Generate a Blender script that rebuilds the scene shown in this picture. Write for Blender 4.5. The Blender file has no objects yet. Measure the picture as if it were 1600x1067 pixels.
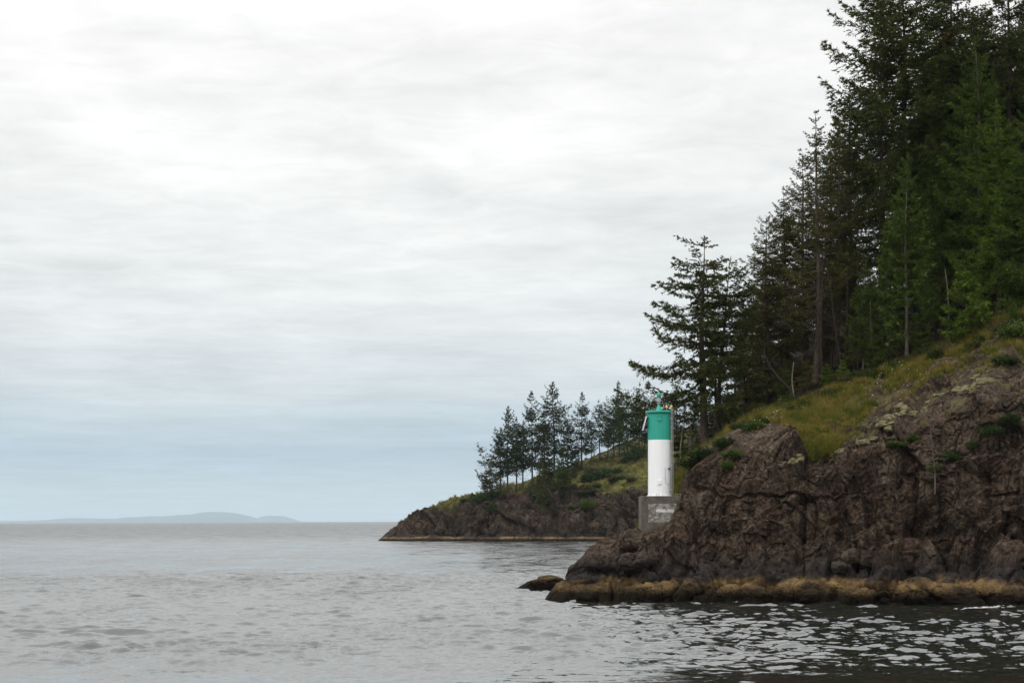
import bpy, math, random
import numpy as np
from mathutils import Matrix, Vector

# ------------------------------------------------------------------ camera, sky, sun, exposure
F = 60.0 / 36.0 * 1600.0          # focal length in photo pixels
CZ = 6.6                          # camera height over the water
ROLL = 0.0036
VH = 813.5                        # horizon row at the picture's middle
sc = bpy.context.scene
cam_d = bpy.data.cameras.new('camera')
cam_d.sensor_width = 36.0
cam_d.lens = 60.0
cam_d.shift_y = (VH - 533.5) / 1600.0
cam_d.clip_start = 1.0
cam_d.clip_end = 120000.0
cam = bpy.data.objects.new('camera', cam_d)
cam.matrix_world = Matrix.Translation((0, 0, CZ)) @ Matrix.Rotation(math.pi / 2, 4, 'X') @ Matrix.Rotation(-ROLL, 4, 'Z')
sc.collection.objects.link(cam)
sc.camera = cam

SUN_EL, SUN_AZ = math.radians(48), math.radians(222)   # azimuth clockwise from +Y: behind the camera, to the left

world = bpy.data.worlds.new('World')
sc.world = world
world.use_nodes = True


def build_world():
    nt = world.node_tree
    N, L = nt.nodes, nt.links
    N.clear()
    out = N.new('ShaderNodeOutputWorld')
    sky = N.new('ShaderNodeTexSky')
    sky.sky_type = 'NISHITA'
    sky.sun_disc = False
    sky.sun_elevation = SUN_EL
    sky.sun_rotation = SUN_AZ
    bg1 = N.new('ShaderNodeBackground')
    bg1.inputs['Strength'].default_value = 0.10
    L.new(sky.outputs[0], bg1.inputs['Color'])
    tc = N.new('ShaderNodeTexCoord')
    sep = N.new('ShaderNodeSeparateXYZ')
    L.new(tc.outputs['Generated'], sep.inputs[0])

    def math_(op, a, b=None, c=None, clamp=False):
        m = N.new('ShaderNodeMath')
        m.operation = op
        m.use_clamp = clamp
        for i, q in enumerate((a, b, c)):
            if q is None:
                continue
            if isinstance(q, (int, float)):
                m.inputs[i].default_value = q
            else:
                L.new(q, m.inputs[i])
        return m.outputs[0]
    z = math_('MAXIMUM', sep.outputs['Z'], 0.0)
    zz = math_('ADD', z, 0.045)
    px = math_('DIVIDE', sep.outputs['X'], zz)
    py = math_('DIVIDE', sep.outputs['Y'], zz)
    comb = N.new('ShaderNodeCombineXYZ')
    L.new(px, comb.inputs[0])
    L.new(py, comb.inputs[1])

    def noise(scale, detail, rough, off, dist=0.0):
        mp = N.new('ShaderNodeMapping')
        mp.inputs['Location'].default_value = off
        L.new(comb.outputs[0], mp.inputs['Vector'])
        n = N.new('ShaderNodeTexNoise')
        n.inputs['Scale'].default_value = scale
        n.inputs['Detail'].default_value = detail
        n.inputs['Roughness'].default_value = rough
        n.inputs['Distortion'].default_value = dist
        L.new(mp.outputs[0], n.inputs['Vector'])
        return n.outputs['Fac']
    n1 = noise(0.55, 7, 0.55, (3.1, 1.7, 0), 0.4)
    n2 = noise(1.7, 6, 0.55, (9.3, 4.2, 0), 0.3)
    # elevation wobbled by the clouds, so the shaded low deck has a ragged upper edge
    e = math_('MULTIPLY_ADD', math_('SUBTRACT', n1, 0.5), math_('MULTIPLY', z, 0.55), z)
    fac = math_('MULTIPLY', e, 1.0, clamp=True)
    ramp = N.new('ShaderNodeValToRGB')
    cr = ramp.color_ramp
    pts = [(0.0, (0.68, 0.74, 0.75)), (0.014, (0.61, 0.71, 0.755)), (0.040, (0.50, 0.615, 0.705)), (0.058, (0.60, 0.695, 0.755)),
           (0.085, (0.73, 0.785, 0.81)), (0.115, (0.83, 0.87, 0.875)), (0.16, (0.90, 0.915, 0.905)),
           (0.27, (0.96, 0.96, 0.945)), (0.42, (1.48, 1.49, 1.49)), (0.70, (1.93, 1.94, 1.94)), (1.0, (2.2, 2.21, 2.21))]
    while len(cr.elements) < len(pts):
        cr.elements.new(0.5)
    for el, (p, c) in zip(cr.elements, pts):
        el.position = p
        el.color = (*c, 1)
    L.new(fac, ramp.inputs[0])
    # light and shade of the cloud deck itself
    n3 = noise(5.5, 6, 0.62, (2.2, 14.0, 0), 0.8)
    amp = math_('ADD', math_('MULTIPLY', math_('SUBTRACT', n1, 0.52), 0.46), math_('MULTIPLY', math_('SUBTRACT', n2, 0.52), 0.42))
    amp = math_('ADD', amp, math_('MULTIPLY', math_('SUBTRACT', n3, 0.5), 0.26))
    amp = math_('MULTIPLY', amp, math_('MULTIPLY_ADD', z, 3.0, 0.38, clamp=True))
    gain = math_('ADD', amp, 1.0)
    mul = N.new('ShaderNodeVectorMath')
    mul.operation = 'SCALE'
    L.new(ramp.outputs[0], mul.inputs[0])
    L.new(gain, mul.inputs['Scale'])
    bg2 = N.new('ShaderNodeBackground')
    bg2.inputs['Strength'].default_value = 1.0
    L.new(mul.outputs[0], bg2.inputs['Color'])
    mix = N.new('ShaderNodeMixShader')
    cov = math_('MULTIPLY_ADD', n2, 0.12, 0.91, clamp=True)
    L.new(cov, mix.inputs[0])
    L.new(bg1.outputs[0], mix.inputs[1])
    L.new(bg2.outputs[0], mix.inputs[2])
    L.new(mix.outputs[0], out.inputs['Surface'])


build_world()
sun_d = bpy.data.lights.new('sun', 'SUN')
sun_d.energy = 1.25
sun_d.angle = math.radians(14)
sun_d.color = (1.0, 0.96, 0.90)
sun = bpy.data.objects.new('sun', sun_d)
_sd = Vector((math.sin(SUN_AZ) * math.cos(SUN_EL), math.cos(SUN_AZ) * math.cos(SUN_EL), math.sin(SUN_EL)))
sun.rotation_euler = _sd.to_track_quat('Z', 'Y').to_euler()
sc.collection.objects.link(sun)

sc.view_settings.view_transform = 'Standard'
sc.view_settings.look = 'None'
sc.view_settings.exposure = 0.0
sc.view_settings.gamma = 1.0
sc.view_settings.use_curve_mapping = False
sc.cycles.max_bounces = 6
sc.cycles.sample_clamp_indirect = 4.0
sc.cycles.volume_bounces = 0
sc.cycles.use_denoising = True

# ------------------------------------------------------------------ helpers
C = sc.collection
rng = np.random.default_rng(11)
random.seed(5)


def P(u, v, Y):
    """world point at depth Y that the camera sees at photo pixel (u, v)"""
    a, b = u - 800.0, VH - v
    return np.array([(a + ROLL * b) / F * Y, Y, CZ + (b - ROLL * a) / F * Y])


def project(V):
    x = V[:, 0] / V[:, 1] * F
    z = (V[:, 2] - CZ) / V[:, 1] * F
    return 800 + x - ROLL * z, VH - (z + ROLL * x)


def mk_mesh(name, V, Fa, smooth=False):
    V = np.ascontiguousarray(V, dtype=np.float32)
    Fa = np.ascontiguousarray(Fa, dtype=np.int32)
    k = Fa.shape[1]
    me = bpy.data.meshes.new(name)
    me.vertices.add(len(V))
    me.vertices.foreach_set('co', V.ravel())
    me.loops.add(Fa.size)
    me.loops.foreach_set('vertex_index', Fa.ravel())
    me.polygons.add(len(Fa))
    me.polygons.foreach_set('loop_start', np.arange(0, Fa.size, k, dtype=np.int32))
    me.polygons.foreach_set('use_smooth', np.full(len(Fa), smooth))
    me.update(calc_edges=True)
    return me


def link(name, me, mat=None, parent=None, loc=None):
    o = bpy.data.objects.new(name, me)
    C.objects.link(o)
    if me is not None and mat is not None and not me.materials:
        me.materials.append(mat)
    if parent is not None:
        o.parent = parent
    if loc is not None:
        o.location = loc
    return o


def tag(o, label, cat=None, group=None, kind=None):
    o['label'] = label
    if cat:
        o['category'] = cat
    if group:
        o['group'] = group
    if kind:
        o['kind'] = kind
    return o


class MB:
    """collects pieces (quads as 4, tris padded) into one mesh"""
    def __init__(self):
        self.V, self.F, self.n = [], [], 0

    def add(self, V, Fs):
        self.V.extend([tuple(map(float, q)) for q in V])
        self.F.extend([[i + self.n for i in f] for f in Fs])
        self.n += len(V)
        return self

    def box(self, x0, x1, y0, y1, z0, z1):
        v = [(x, y, z) for z in (z0, z1) for y in (y0, y1) for x in (x0, x1)]
        return self.add(v, [(0, 2, 3, 1), (4, 5, 7, 6), (0, 1, 5, 4), (2, 6, 7, 3), (0, 4, 6, 2), (1, 3, 7, 5)])

    def tube(self, pts, rad, n=8, caps=True):
        V, Fs = tube_np(np.array(pts, float), np.broadcast_to(np.array(rad, float), (len(pts),)), n)
        Fs = [list(f) for f in Fs]
        self.add(V, Fs)
        if caps:
            self.add(V[:n], [list(range(n))[::-1]])
            self.add(V[-n:], [list(range(n))])
        return self

    def lathe(self, prof, n=32, cx=0.0, cy=0.0):
        V, Fs = [], []
        for r, z in prof:
            for k in range(n):
                a = 2 * math.pi * k / n
                V.append((cx + r * math.cos(a), cy + r * math.sin(a), z))
        for i in range(len(prof) - 1):
            for k in range(n):
                Fs.append((i * n + k, i * n + (k + 1) % n, (i + 1) * n + (k + 1) % n, (i + 1) * n + k))
        self.add(V, Fs)
        self.add(V[:n], [list(range(n))[::-1]])
        return self.add(V[-n:], [list(range(n))])

    def build(self, name, mat, parent=None, smooth=False, bevel=0.0):
        me = bpy.data.meshes.new(name)
        me.from_pydata(self.V, [], self.F)
        if smooth:
            me.polygons.foreach_set('use_smooth', [len(p.vertices) <= 4 for p in me.polygons])
            me.set_sharp_from_angle(angle=math.radians(38))
        me.update()
        o = link(name, me, mat, parent)
        if bevel:
            m = o.modifiers.new('bevel', 'BEVEL')
            m.width = bevel
            m.segments = 2
        return o


def tube_np(p, r, n):
    """tapered tube along points p; returns verts, quads"""
    k = len(p)
    t = np.gradient(p, axis=0)
    t /= np.linalg.norm(t, axis=1)[:, None] + 1e-9
    ref = np.where(np.abs(t[:, 2:3]) > 0.9, np.array([[1.0, 0, 0]]), np.array([[0, 0, 1.0]]))
    a = np.cross(t, ref)
    a /= np.linalg.norm(a, axis=1)[:, None] + 1e-9
    b = np.cross(t, a)
    ang = np.arange(n) * 2 * math.pi / n
    V = p[:, None] + r[:, None, None] * (np.cos(ang)[None, :, None] * a[:, None] + np.sin(ang)[None, :, None] * b[:, None])
    i = np.arange(k - 1)[:, None] * n
    j = np.arange(n)[None]
    Fs = np.stack([i + j, i + (j + 1) % n, i + n + (j + 1) % n, i + n + j], -1).reshape(-1, 4)
    return V.reshape(-1, 3), Fs


def hash_(ix, iy, iz, seed):
    h = (ix.astype(np.int64) * 374761393 + iy.astype(np.int64) * 668265263 + iz.astype(np.int64) * 2147483647 + seed * 974634777) & 0xFFFFFFFF
    h = ((h ^ (h >> 13)) * 1274126177) & 0xFFFFFFFF
    h = ((h ^ (h >> 16)) * 2246822519) & 0xFFFFFFFF
    h = h ^ (h >> 15)
    return (h & 0xFFFFFF) / float(0x1000000)


def vnoise(p, seed=0):
    i = np.floor(p).astype(np.int64)
    f = p - i
    f = f * f * (3 - 2 * f)
    r = 0
    for dx in (0, 1):
        for dy in (0, 1):
            for dz in (0, 1):
                w = (f[:, 0] if dx else 1 - f[:, 0]) * (f[:, 1] if dy else 1 - f[:, 1]) * (f[:, 2] if dz else 1 - f[:, 2])
                r = r + w * hash_(i[:, 0] + dx, i[:, 1] + dy, i[:, 2] + dz, seed)
    return r * 2 - 1


def fbm(p, octv=4, seed=0, gain=0.5):
    r, a = 0, 1.0
    for k in range(octv):
        r = r + a * vnoise(p * (2.03 ** k) + k * 17.3, seed + k)
        a *= gain
    return r


def facets(p, seed, tilt=0.9):
    """blocky fractured relief: each cell is a tilted plane. returns relief, gap to the next cell, nearest distance"""
    i = np.floor(p).astype(np.int64)
    d1 = np.full(len(p), 9.0)
    d2 = np.full(len(p), 9.0)
    best = np.zeros((len(p), 3), np.int64)
    for dx in (-1, 0, 1):
        for dy in (-1, 0, 1):
            for dz in (-1, 0, 1):
                c = i + np.array([dx, dy, dz])
                h = hash_(c[:, 0], c[:, 1], c[:, 2], seed)
                d = (p[:, 0] - c[:, 0] - h) ** 2 + (p[:, 1] - c[:, 1] - (h * 113.7) % 1.0) ** 2 + (p[:, 2] - c[:, 2] - (h * 771.3) % 1.0) ** 2
                near = d < d1
                d2 = np.where(near, d1, np.minimum(d2, d))
                d1 = np.where(near, d, d1)
                best[near] = c[near]
    c0, c1, c2 = best[:, 0], best[:, 1], best[:, 2]
    h = hash_(c0, c1, c2, seed)
    e = p - best - np.stack([h, (h * 113.7) % 1.0, (h * 771.3) % 1.0], -1)
    g = np.stack([hash_(c0, c1, c2, seed + 3), hash_(c0, c1, c2, seed + 4), hash_(c0, c1, c2, seed + 5)], -1) * 2 - 1
    val = (hash_(c0, c1, c2, seed + 6) * 2 - 1) * 0.55 + tilt * (e * g).sum(1)
    return val, np.sqrt(d2) - np.sqrt(d1), np.sqrt(d1)


def sstep(a, b, x):
    t = np.clip((x - a) / (b - a), 0, 1)
    return t * t * (3 - 2 * t)


def pchip(xk, yk, x):
    xk = np.asarray(xk, float)
    h = np.diff(xk)
    sh = (len(h),) + (1,) * (yk.ndim - 1)
    d = np.diff(yk, axis=0) / h.reshape(sh)
    m = np.zeros_like(yk)
    s = d[:-1] * d[1:] > 0
    m[1:-1] = np.where(s, 2 * d[:-1] * d[1:] / np.where(s, d[:-1] + d[1:], 1), 0)
    m[0], m[-1] = d[0], d[-1]
    k = np.clip(np.searchsorted(xk, x, side='right') - 1, 0, len(h) - 1)
    hh = h[k]
    t = ((x - xk[k]) / hh).reshape((-1,) + (1,) * (yk.ndim - 1))
    hh = hh.reshape(t.shape)
    return ((2 * t**3 - 3 * t**2 + 1) * yk[k] + (t**3 - 2 * t**2 + t) * hh * m[k] + (-2 * t**3 + 3 * t**2) * yk[k + 1] + (t**3 - t**2) * hh * m[k + 1])


# ------------------------------------------------------------------ materials
class NT:
    def __init__(self, name):
        self.m = bpy.data.materials.new(name)
        self.m.use_nodes = True
        self.nt = self.m.node_tree
        self.N, self.L = self.nt.nodes, self.nt.links
        self.b = self.N['Principled BSDF']

    def put(self, sock, q):
        if isinstance(q, (int, float)):
            sock.default_value = q
        elif isinstance(q, (tuple, list)):
            sock.default_value = (*q, 1) if len(q) == 3 and len(sock.default_value) == 4 else q
        else:
            self.L.new(q, sock)

    def math(self, op, a, b=None, c=None, clamp=False):
        m = self.N.new('ShaderNodeMath')
        m.operation = op
        m.use_clamp = clamp
        for i, q in enumerate((a, b, c)):
            if q is not None:
                self.put(m.inputs[i], q)
        return m.outputs[0]

    def pos(self):
        return self.N.new('ShaderNodeNewGeometry').outputs['Position']

    def mapped(self, vec, scale=(1, 1, 1), rot=(0, 0, 0), loc=(0, 0, 0)):
        mp = self.N.new('ShaderNodeMapping')
        mp.inputs['Scale'].default_value = scale
        mp.inputs['Rotation'].default_value = rot
        mp.inputs['Location'].default_value = loc
        self.L.new(vec, mp.inputs['Vector'])
        return mp.outputs[0]

    def noise(self, vec, scale, detail=4, rough=0.55, dist=0.0, out='Fac'):
        n = self.N.new('ShaderNodeTexNoise')
        n.inputs['Scale'].default_value = scale
        n.inputs['Detail'].default_value = detail
        n.inputs['Roughness'].default_value = rough
        n.inputs['Distortion'].default_value = dist
        self.L.new(vec, n.inputs['Vector'])
        return n.outputs[out]

    def ramp(self, fac, pts):
        r = self.N.new('ShaderNodeValToRGB')
        cr = r.color_ramp
        while len(cr.elements) < len(pts):
            cr.elements.new(0.5)
        for el, (p, c) in zip(cr.elements, pts):
            el.position = p
            el.color = (c, c, c, 1) if isinstance(c, (int, float)) else (*c, 1)
        self.L.new(fac, r.inputs[0])
        return r.outputs[0]

    def mix(self, fac, a, b, mode='MIX'):
        m = self.N.new('ShaderNodeMix')
        m.data_type = 'RGBA'
        m.blend_type = mode
        self.put(m.inputs[0], fac)
        self.put(m.inputs[6], a)
        self.put(m.inputs[7], b)
        return m.outputs[2]

    def bump(self, h, strength, dist):
        b = self.N.new('ShaderNodeBump')
        b.inputs['Strength'].default_value = strength
        b.inputs['Distance'].default_value = dist
        self.L.new(h, b.inputs['Height'])
        self.L.new(b.outputs[0], self.b.inputs['Normal'])

    def set(self, **kw):
        for k, q in kw.items():
            self.put(self.b.inputs[k.replace('_', ' ')], q)
        return self


def rock_material(name, grassy=True, k=1.0, tide=1.0, tone=1.0):
    m = NT(name)
    p = m.pos()
    sep = m.N.new('ShaderNodeSeparateXYZ')
    m.L.new(p, sep.inputs[0])
    big = m.noise(p, 0.22 * k, 5, 0.65)
    mid = m.noise(p, 1.3 * k, 9, 0.72)
    fine = m.noise(p, 6.0 * k, 6, 0.75)
    grain = m.noise(m.mapped(p, loc=(70, 3, 21)), 3.6 * k, 9, 0.78)
    col = m.ramp(grain, [(0.36, (0.012, 0.008, 0.0055)), (0.50, (0.050, 0.036, 0.025)), (0.64, (0.165, 0.125, 0.090))])
    col = m.mix(m.ramp(big, [(0.44, 0.0), (0.62, 0.55)]), col, m.mix(m.ramp(grain, [(.35, 0.), (.65, 1.)]), (0.018, 0.010, 0.0065), (0.105, 0.062, 0.042)))
    big2 = m.noise(m.mapped(p, loc=(31, 7, 3)), 0.35 * k, 4, 0.6)
    col = m.mix(m.ramp(big2, [(0.55, 0.0), (0.70, 0.5)]), col, (0.060, 0.037, 0.016))
    big3 = m.noise(m.mapped(p, scale=(1, 1, .45), loc=(11, 3, 60)), 0.5 * k, 7, 0.7)
    col = m.mix(m.ramp(big3, [(0.36, 0.8), (0.52, 0.0)]), col, (0.009, 0.007, 0.006))
    col = m.mix(m.ramp(big3, [(0.56, 0.0), (0.70, 0.6)]), col, (0.18, 0.15, 0.118))
    # pale lichen flecks
    col = m.mix(m.ramp(fine, [(0.61, 0.0), (0.70, 0.45)]), col, (0.16, 0.14, 0.12))
    lich = m.noise(m.mapped(p, loc=(5, 50, 9)), 2.6 * k, 3, 0.6)
    col = m.mix(m.ramp(lich, [(0.68, 0.0), (0.74, 0.6)]), col, (0.26, 0.24, 0.215))
    if tone != 1.0:
        col = m.mix(1.0, col, (tone, tone, tone), 'MULTIPLY')
    if grassy:
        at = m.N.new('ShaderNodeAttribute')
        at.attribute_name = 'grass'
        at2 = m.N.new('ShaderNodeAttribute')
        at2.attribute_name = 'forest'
        turf = m.ramp(m.noise(p, 0.9 * k, 5, 0.65), [(0.3, (0.040, 0.048, 0.014)), (0.5, (0.085, 0.088, 0.022)), (0.7, (0.17, 0.125, 0.045))])
        turf = m.mix(m.ramp(m.noise(p, 0.28 * k, 4, 0.7), [(0.42, 0.85), (0.55, 0.0)]), turf, (0.030, 0.026, 0.010))
        at3 = m.N.new('ShaderNodeAttribute')
        at3.attribute_name = 'moss'
        mo = m.math('MULTIPLY', at3.outputs['Fac'], m.ramp(m.noise(p, 2.4, 4, 0.7), [(0.42, 0.0), (0.52, 0.85)]))
        col = m.mix(mo, col, m.mix(fine, (0.055, 0.050, 0.016), (0.15, 0.125, 0.055)))
        col = m.mix(at.outputs['Fac'], col, turf)
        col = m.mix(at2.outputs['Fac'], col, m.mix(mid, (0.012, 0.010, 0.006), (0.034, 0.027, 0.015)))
    # tide bands: weed at the water, barnacles, then black lichen
    zs = m.math('DIVIDE', sep.outputs['Z'], tide)
    zz = m.math('MULTIPLY_ADD', m.math('SUBTRACT', mid, 0.5), 0.9, zs)
    zf = m.math('MULTIPLY_ADD', m.math('SUBTRACT', fine, 0.5), 1.5, zz)
    h = m.math('DIVIDE', zz, 6.0)
    blk = m.ramp(h, [(0.0, 1.0), (0.44, 0.92), (0.74, 0.0)])
    col = m.mix(blk, col, m.mix(m.ramp(mid, [(.4, 0.), (.72, 1.)]), (0.007, 0.006, 0.006), (0.060, 0.050, 0.045)))
    barn = m.mix(m.noise(p, 3.0 * k, 5, 0.7), (0.016, 0.009, 0.003), (0.36, 0.235, 0.105))
    hb = m.math('DIVIDE', m.math('MULTIPLY_ADD', m.math('SUBTRACT', fine, 0.5), 0.5, m.math('MULTIPLY_ADD', m.math('SUBTRACT', big2, 0.5), 2.4, m.math('MULTIPLY_ADD', m.math('SUBTRACT', mid, 0.5), 0.9, zs))), 4.0)
    col = m.mix(m.ramp(hb, [(0.40, 0.95), (0.52, 0.0)]), col, m.mix(m.ramp(m.noise(m.mapped(p, scale=(1, 1, .4), loc=(8, 8, 8)), 0.33 * k, 4, .65), [(.40, .85), (.56, 0.)]), barn, (0.028, 0.021, 0.015)))
    col = m.mix(m.ramp(m.math('DIVIDE', zf, 4.0), [(0.17, 1.0), (0.40, 0.0)]), col, (0.010, 0.007, 0.004))
    m.set(Base_Color=col, Roughness=0.85)
    m.b.inputs['Specular IOR Level'].default_value = 0.07
    hgt = m.math('ADD', m.math('MULTIPLY', grain, 0.35), m.math('MULTIPLY', fine, 0.30))
    hgt = m.math('ADD', hgt, m.math('MULTIPLY', m.noise(p, 22 * k, 3, 0.7), 0.12))
    m.bump(hgt, 1.0, 0.35 / k)
    return m.m


def simple(name, col, rough=0.6, metal=0.0, var=0.15, scale=3.0, bump=0.0):
    m = NT(name)
    tc = m.N.new('ShaderNodeTexCoord').outputs['Object']
    n = m.noise(tc, scale, 6, 0.65)
    a = tuple(c * (1 - var) for c in col)
    b = tuple(min(1, c * (1 + var)) for c in col)
    m.set(Base_Color=m.ramp(n, [(0.3, a), (0.7, b)]), Roughness=rough, Metallic=metal)
    if bump:
        m.bump(m.noise(tc, scale * 6, 5, 0.7), 0.6, bump)
    return m.m


def foliage_material(name, brown=0.25, bcol=(0.075, 0.045, 0.018)):
    m = NT(name)
    oi = m.N.new('ShaderNodeObjectInfo')
    p = m.pos()
    n = m.math('MAXIMUM', m.noise(p, 0.9, 4, 0.6), 0.18)
    n2 = m.noise(p, 6.0, 2, 0.5)
    v = m.math('MULTIPLY', m.math('MULTIPLY_ADD', n, 3.4, -0.35, clamp=False), m.math('MULTIPLY_ADD', n2, 1.0, 0.5))
    vm = m.N.new('ShaderNodeVectorMath')
    vm.operation = 'SCALE'
    m.L.new(oi.outputs['Color'], vm.inputs[0])
    m.L.new(v, vm.inputs['Scale'])
    col = vm.outputs[0]
    if brown:
        nb = m.noise(m.mapped(p, loc=(9, 2, 30)), 0.55, 4, 0.65)
        col = m.mix(m.ramp(nb, [(0.56, 0.0), (0.72, brown * 2)]), col, bcol)
    m.set(Base_Color=col, Roughness=0.65)
    m.b.inputs['Specular IOR Level'].default_value = 0.08
    tr = m.N.new('ShaderNodeBsdfTranslucent')
    m.L.new(col, tr.inputs[0])
    mx = m.N.new('ShaderNodeMixShader')
    mx.inputs[0].default_value = 0.22
    m.L.new(m.b.outputs[0], mx.inputs[1])
    m.L.new(tr.outputs[0], mx.inputs[2])
    m.L.new(mx.outputs[0], m.N['Material Output'].inputs['Surface'])
    return m.m


def bark_material(name, a, b):
    m = NT(name)
    p = m.pos()
    s = m.mapped(p, scale=(1, 1, 0.18))
    n = m.noise(s, 9, 5, 0.7)
    lg = m.noise(p, 0.8, 3)
    col = m.mix(m.ramp(lg, [(0.4, 0.0), (0.7, 0.6)]), m.ramp(n, [(0.35, a), (0.65, b)]), tuple(x * 0.6 for x in b))
    m.set(Base_Color=col, Roughness=0.9)
    m.b.inputs['Specular IOR Level'].default_value = 0.06
    m.bump(n, 0.8, 0.06)
    return m.m


M = {}
M['rock'] = rock_material('headland_rock')
M['rock_far'] = rock_material('far_headland_rock', k=0.55, tide=0.72, tone=0.72)
M['bark'] = bark_material('fir_bark', (0.030, 0.022, 0.017), (0.105, 0.080, 0.062))
M['bark_pale'] = bark_material('pale_bark', (0.07, 0.056, 0.044), (0.19, 0.16, 0.13))
M['bark_dark'] = bark_material('dark_bark', (0.012, 0.009, 0.007), (0.045, 0.034, 0.026))
M['deadwood'] = bark_material('dead_twigs', (0.06, 0.045, 0.038), (0.15, 0.115, 0.10))
M['needles'] = foliage_material('fir_needles')
M['needles_cones'] = foliage_material('fir_needles_with_cones', 0.42, (0.12, 0.058, 0.018))
M['needles_dry'] = foliage_material('drying_fir_needles', 0.48, (0.055, 0.032, 0.026))
M['leaves'] = foliage_material('shrub_leaves', 0.1)


def grass_material():
    m = NT('grass_blades')
    p = m.pos()
    n = m.noise(p, 0.6, 6, 0.72)
    n2 = m.noise(p, 5.0, 2, 0.5)
    col = m.ramp(n, [(0.34, (0.040, 0.058, 0.010)), (0.45, (0.125, 0.130, 0.020)), (0.54, (0.22, 0.175, 0.036)), (0.66, (0.33, 0.215, 0.065))])
    col = m.mix(m.ramp(n2, [(0.35, 0.5), (0.65, 0.0)]), col, (0.05, 0.062, 0.014))
    m.set(Base_Color=col, Roughness=0.7)
    m.b.inputs['Specular IOR Level'].default_value = 0.08
    tr = m.N.new('ShaderNodeBsdfTranslucent')
    m.L.new(col, tr.inputs[0])
    mx = m.N.new('ShaderNodeMixShader')
    mx.inputs[0].default_value = 0.3
    m.L.new(m.b.outputs[0], mx.inputs[1])
    m.L.new(tr.outputs[0], mx.inputs[2])
    m.L.new(mx.outputs[0], m.N['Material Output'].inputs['Surface'])
    return m.m


M['grass'] = grass_material()
M['moss'] = simple('pale_moss', (0.105, 0.092, 0.040), 0.95, var=0.5, scale=2.5, bump=0.08)
M['petal_white'] = simple('white_petals', (0.75, 0.73, 0.66), 0.7)
M['petal_yellow'] = simple('yellow_petals', (0.62, 0.36, 0.02), 0.7)


def sea_material():
    m = NT('sea_water')
    p = m.pos()
    # wind bands: ruffled and slick streaks, long across the line of sight
    band = m.noise(m.mapped(p, scale=(0.0035, 0.016, 1)), 1.0, 4, 0.6, 0.4)
    band2 = m.noise(m.mapped(p, scale=(0.0006, 0.0022, 1), loc=(3, 8, 0)), 1.0, 3, 0.55)
    ruff = m.ramp(m.math('ADD', m.math('MULTIPLY', band, 0.6), m.math('MULTIPLY', band2, 0.4)), [(0.42, 0.22), (0.50, 0.55), (0.58, 1.0)])
    # lee of the points lies slicker, the open strait beyond is ruffled by the wind
    sy = m.N.new('ShaderNodeSeparateXYZ')
    m.L.new(p, sy.inputs[0])
    lane = m.ramp(m.math('DIVIDE', sy.outputs['Y'], 1500.0), [(0.03, 0.75), (0.09, 0.8), (0.14, 1.5), (0.34, 1.5), (0.46, 1.6), (1.0, 1.6)])
    ruff = m.math('MULTIPLY', m.math('MULTIPLY_ADD', ruff, 0.8, 0.45), lane)
    streak = m.noise(m.mapped(p, scale=(0.11, 0.036, 1), loc=(4, 9, 0)), 1.0, 8, 0.72, 0.2)
    ruff = m.math('MULTIPLY', ruff, m.ramp(streak, [(0.36, 0.35), (0.50, 0.85), (0.60, 1.7), (0.70, 2.4)]))
    def slopes(scale, vec, detail):
        n = m.N.new('ShaderNodeTexNoise')
        n.inputs['Scale'].default_value = scale
        n.inputs['Detail'].default_value = detail
        n.inputs['Roughness'].default_value = 0.6
        m.L.new(vec, n.inputs['Vector'])
        s = m.N.new('ShaderNodeVectorMath')
        s.operation = 'SUBTRACT'
        m.L.new(n.outputs['Color'], s.inputs[0])
        s.inputs[1].default_value = (0.5, 0.5, 0.5)
        return s.outputs[0]
    s1 = slopes(1.0, m.mapped(p, scale=(0.9, 2.0, 1), rot=(0, 0, 0.15)), 5)
    s2 = slopes(1.0, m.mapped(p, scale=(3.2, 6.0, 1), rot=(0, 0, -0.2), loc=(7, 3, 0)), 3)
    def vec(op, a, b):
        n = m.N.new('ShaderNodeVectorMath')
        n.operation = op
        m.put(n.inputs[0], a)
        if op == 'SCALE':
            m.put(n.inputs['Scale'], b)
        else:
            m.put(n.inputs[1], b)
        return n.outputs[0]
    s = vec('ADD', vec('SCALE', s1, 0.85), vec("SCALE", s2, 0.62))
    s3 = slopes(1.0, m.mapped(p, scale=(0.20, 0.42, 1), rot=(0, 0, 0.1), loc=(2, 5, 0)), 5)
    far = m.ramp(m.math('DIVIDE', sy.outputs['Y'], 1500.0), [(0.08, 0.0), (0.16, 0.75), (1.0, 0.75)])
    s = vec('ADD', s, vec('SCALE', s3, far))
    s = vec('MULTIPLY', s, (0.7, 1.0, 0.0))
    s = vec('SCALE', s, ruff)
    g = m.N.new('ShaderNodeNewGeometry').outputs['Normal']
    nn = vec('NORMALIZE', vec('ADD', g, s), (0, 0, 0))
    # waves too far off to model one by one are the roughness of the surface
    rg = m.ramp(m.math('DIVIDE', sy.outputs['Y'], 1500.0), [(0.035, 0.06), (0.085, 0.065), (0.13, 0.12), (0.20, 0.18), (0.33, 0.20), (0.42, 0.30), (0.52, 0.42), (1.0, 0.47)])
    rg = m.math('MULTIPLY', rg, m.ramp(streak, [(0.36, 0.45), (0.50, 0.95), (0.60, 1.25), (0.70, 1.5)]))
    m.set(Base_Color=(0.008, 0.0095, 0.008), Roughness=rg, IOR=1.95)
    m.L.new(nn, m.b.inputs['Normal'])
    return m.m


M['sea'] = sea_material()


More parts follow.
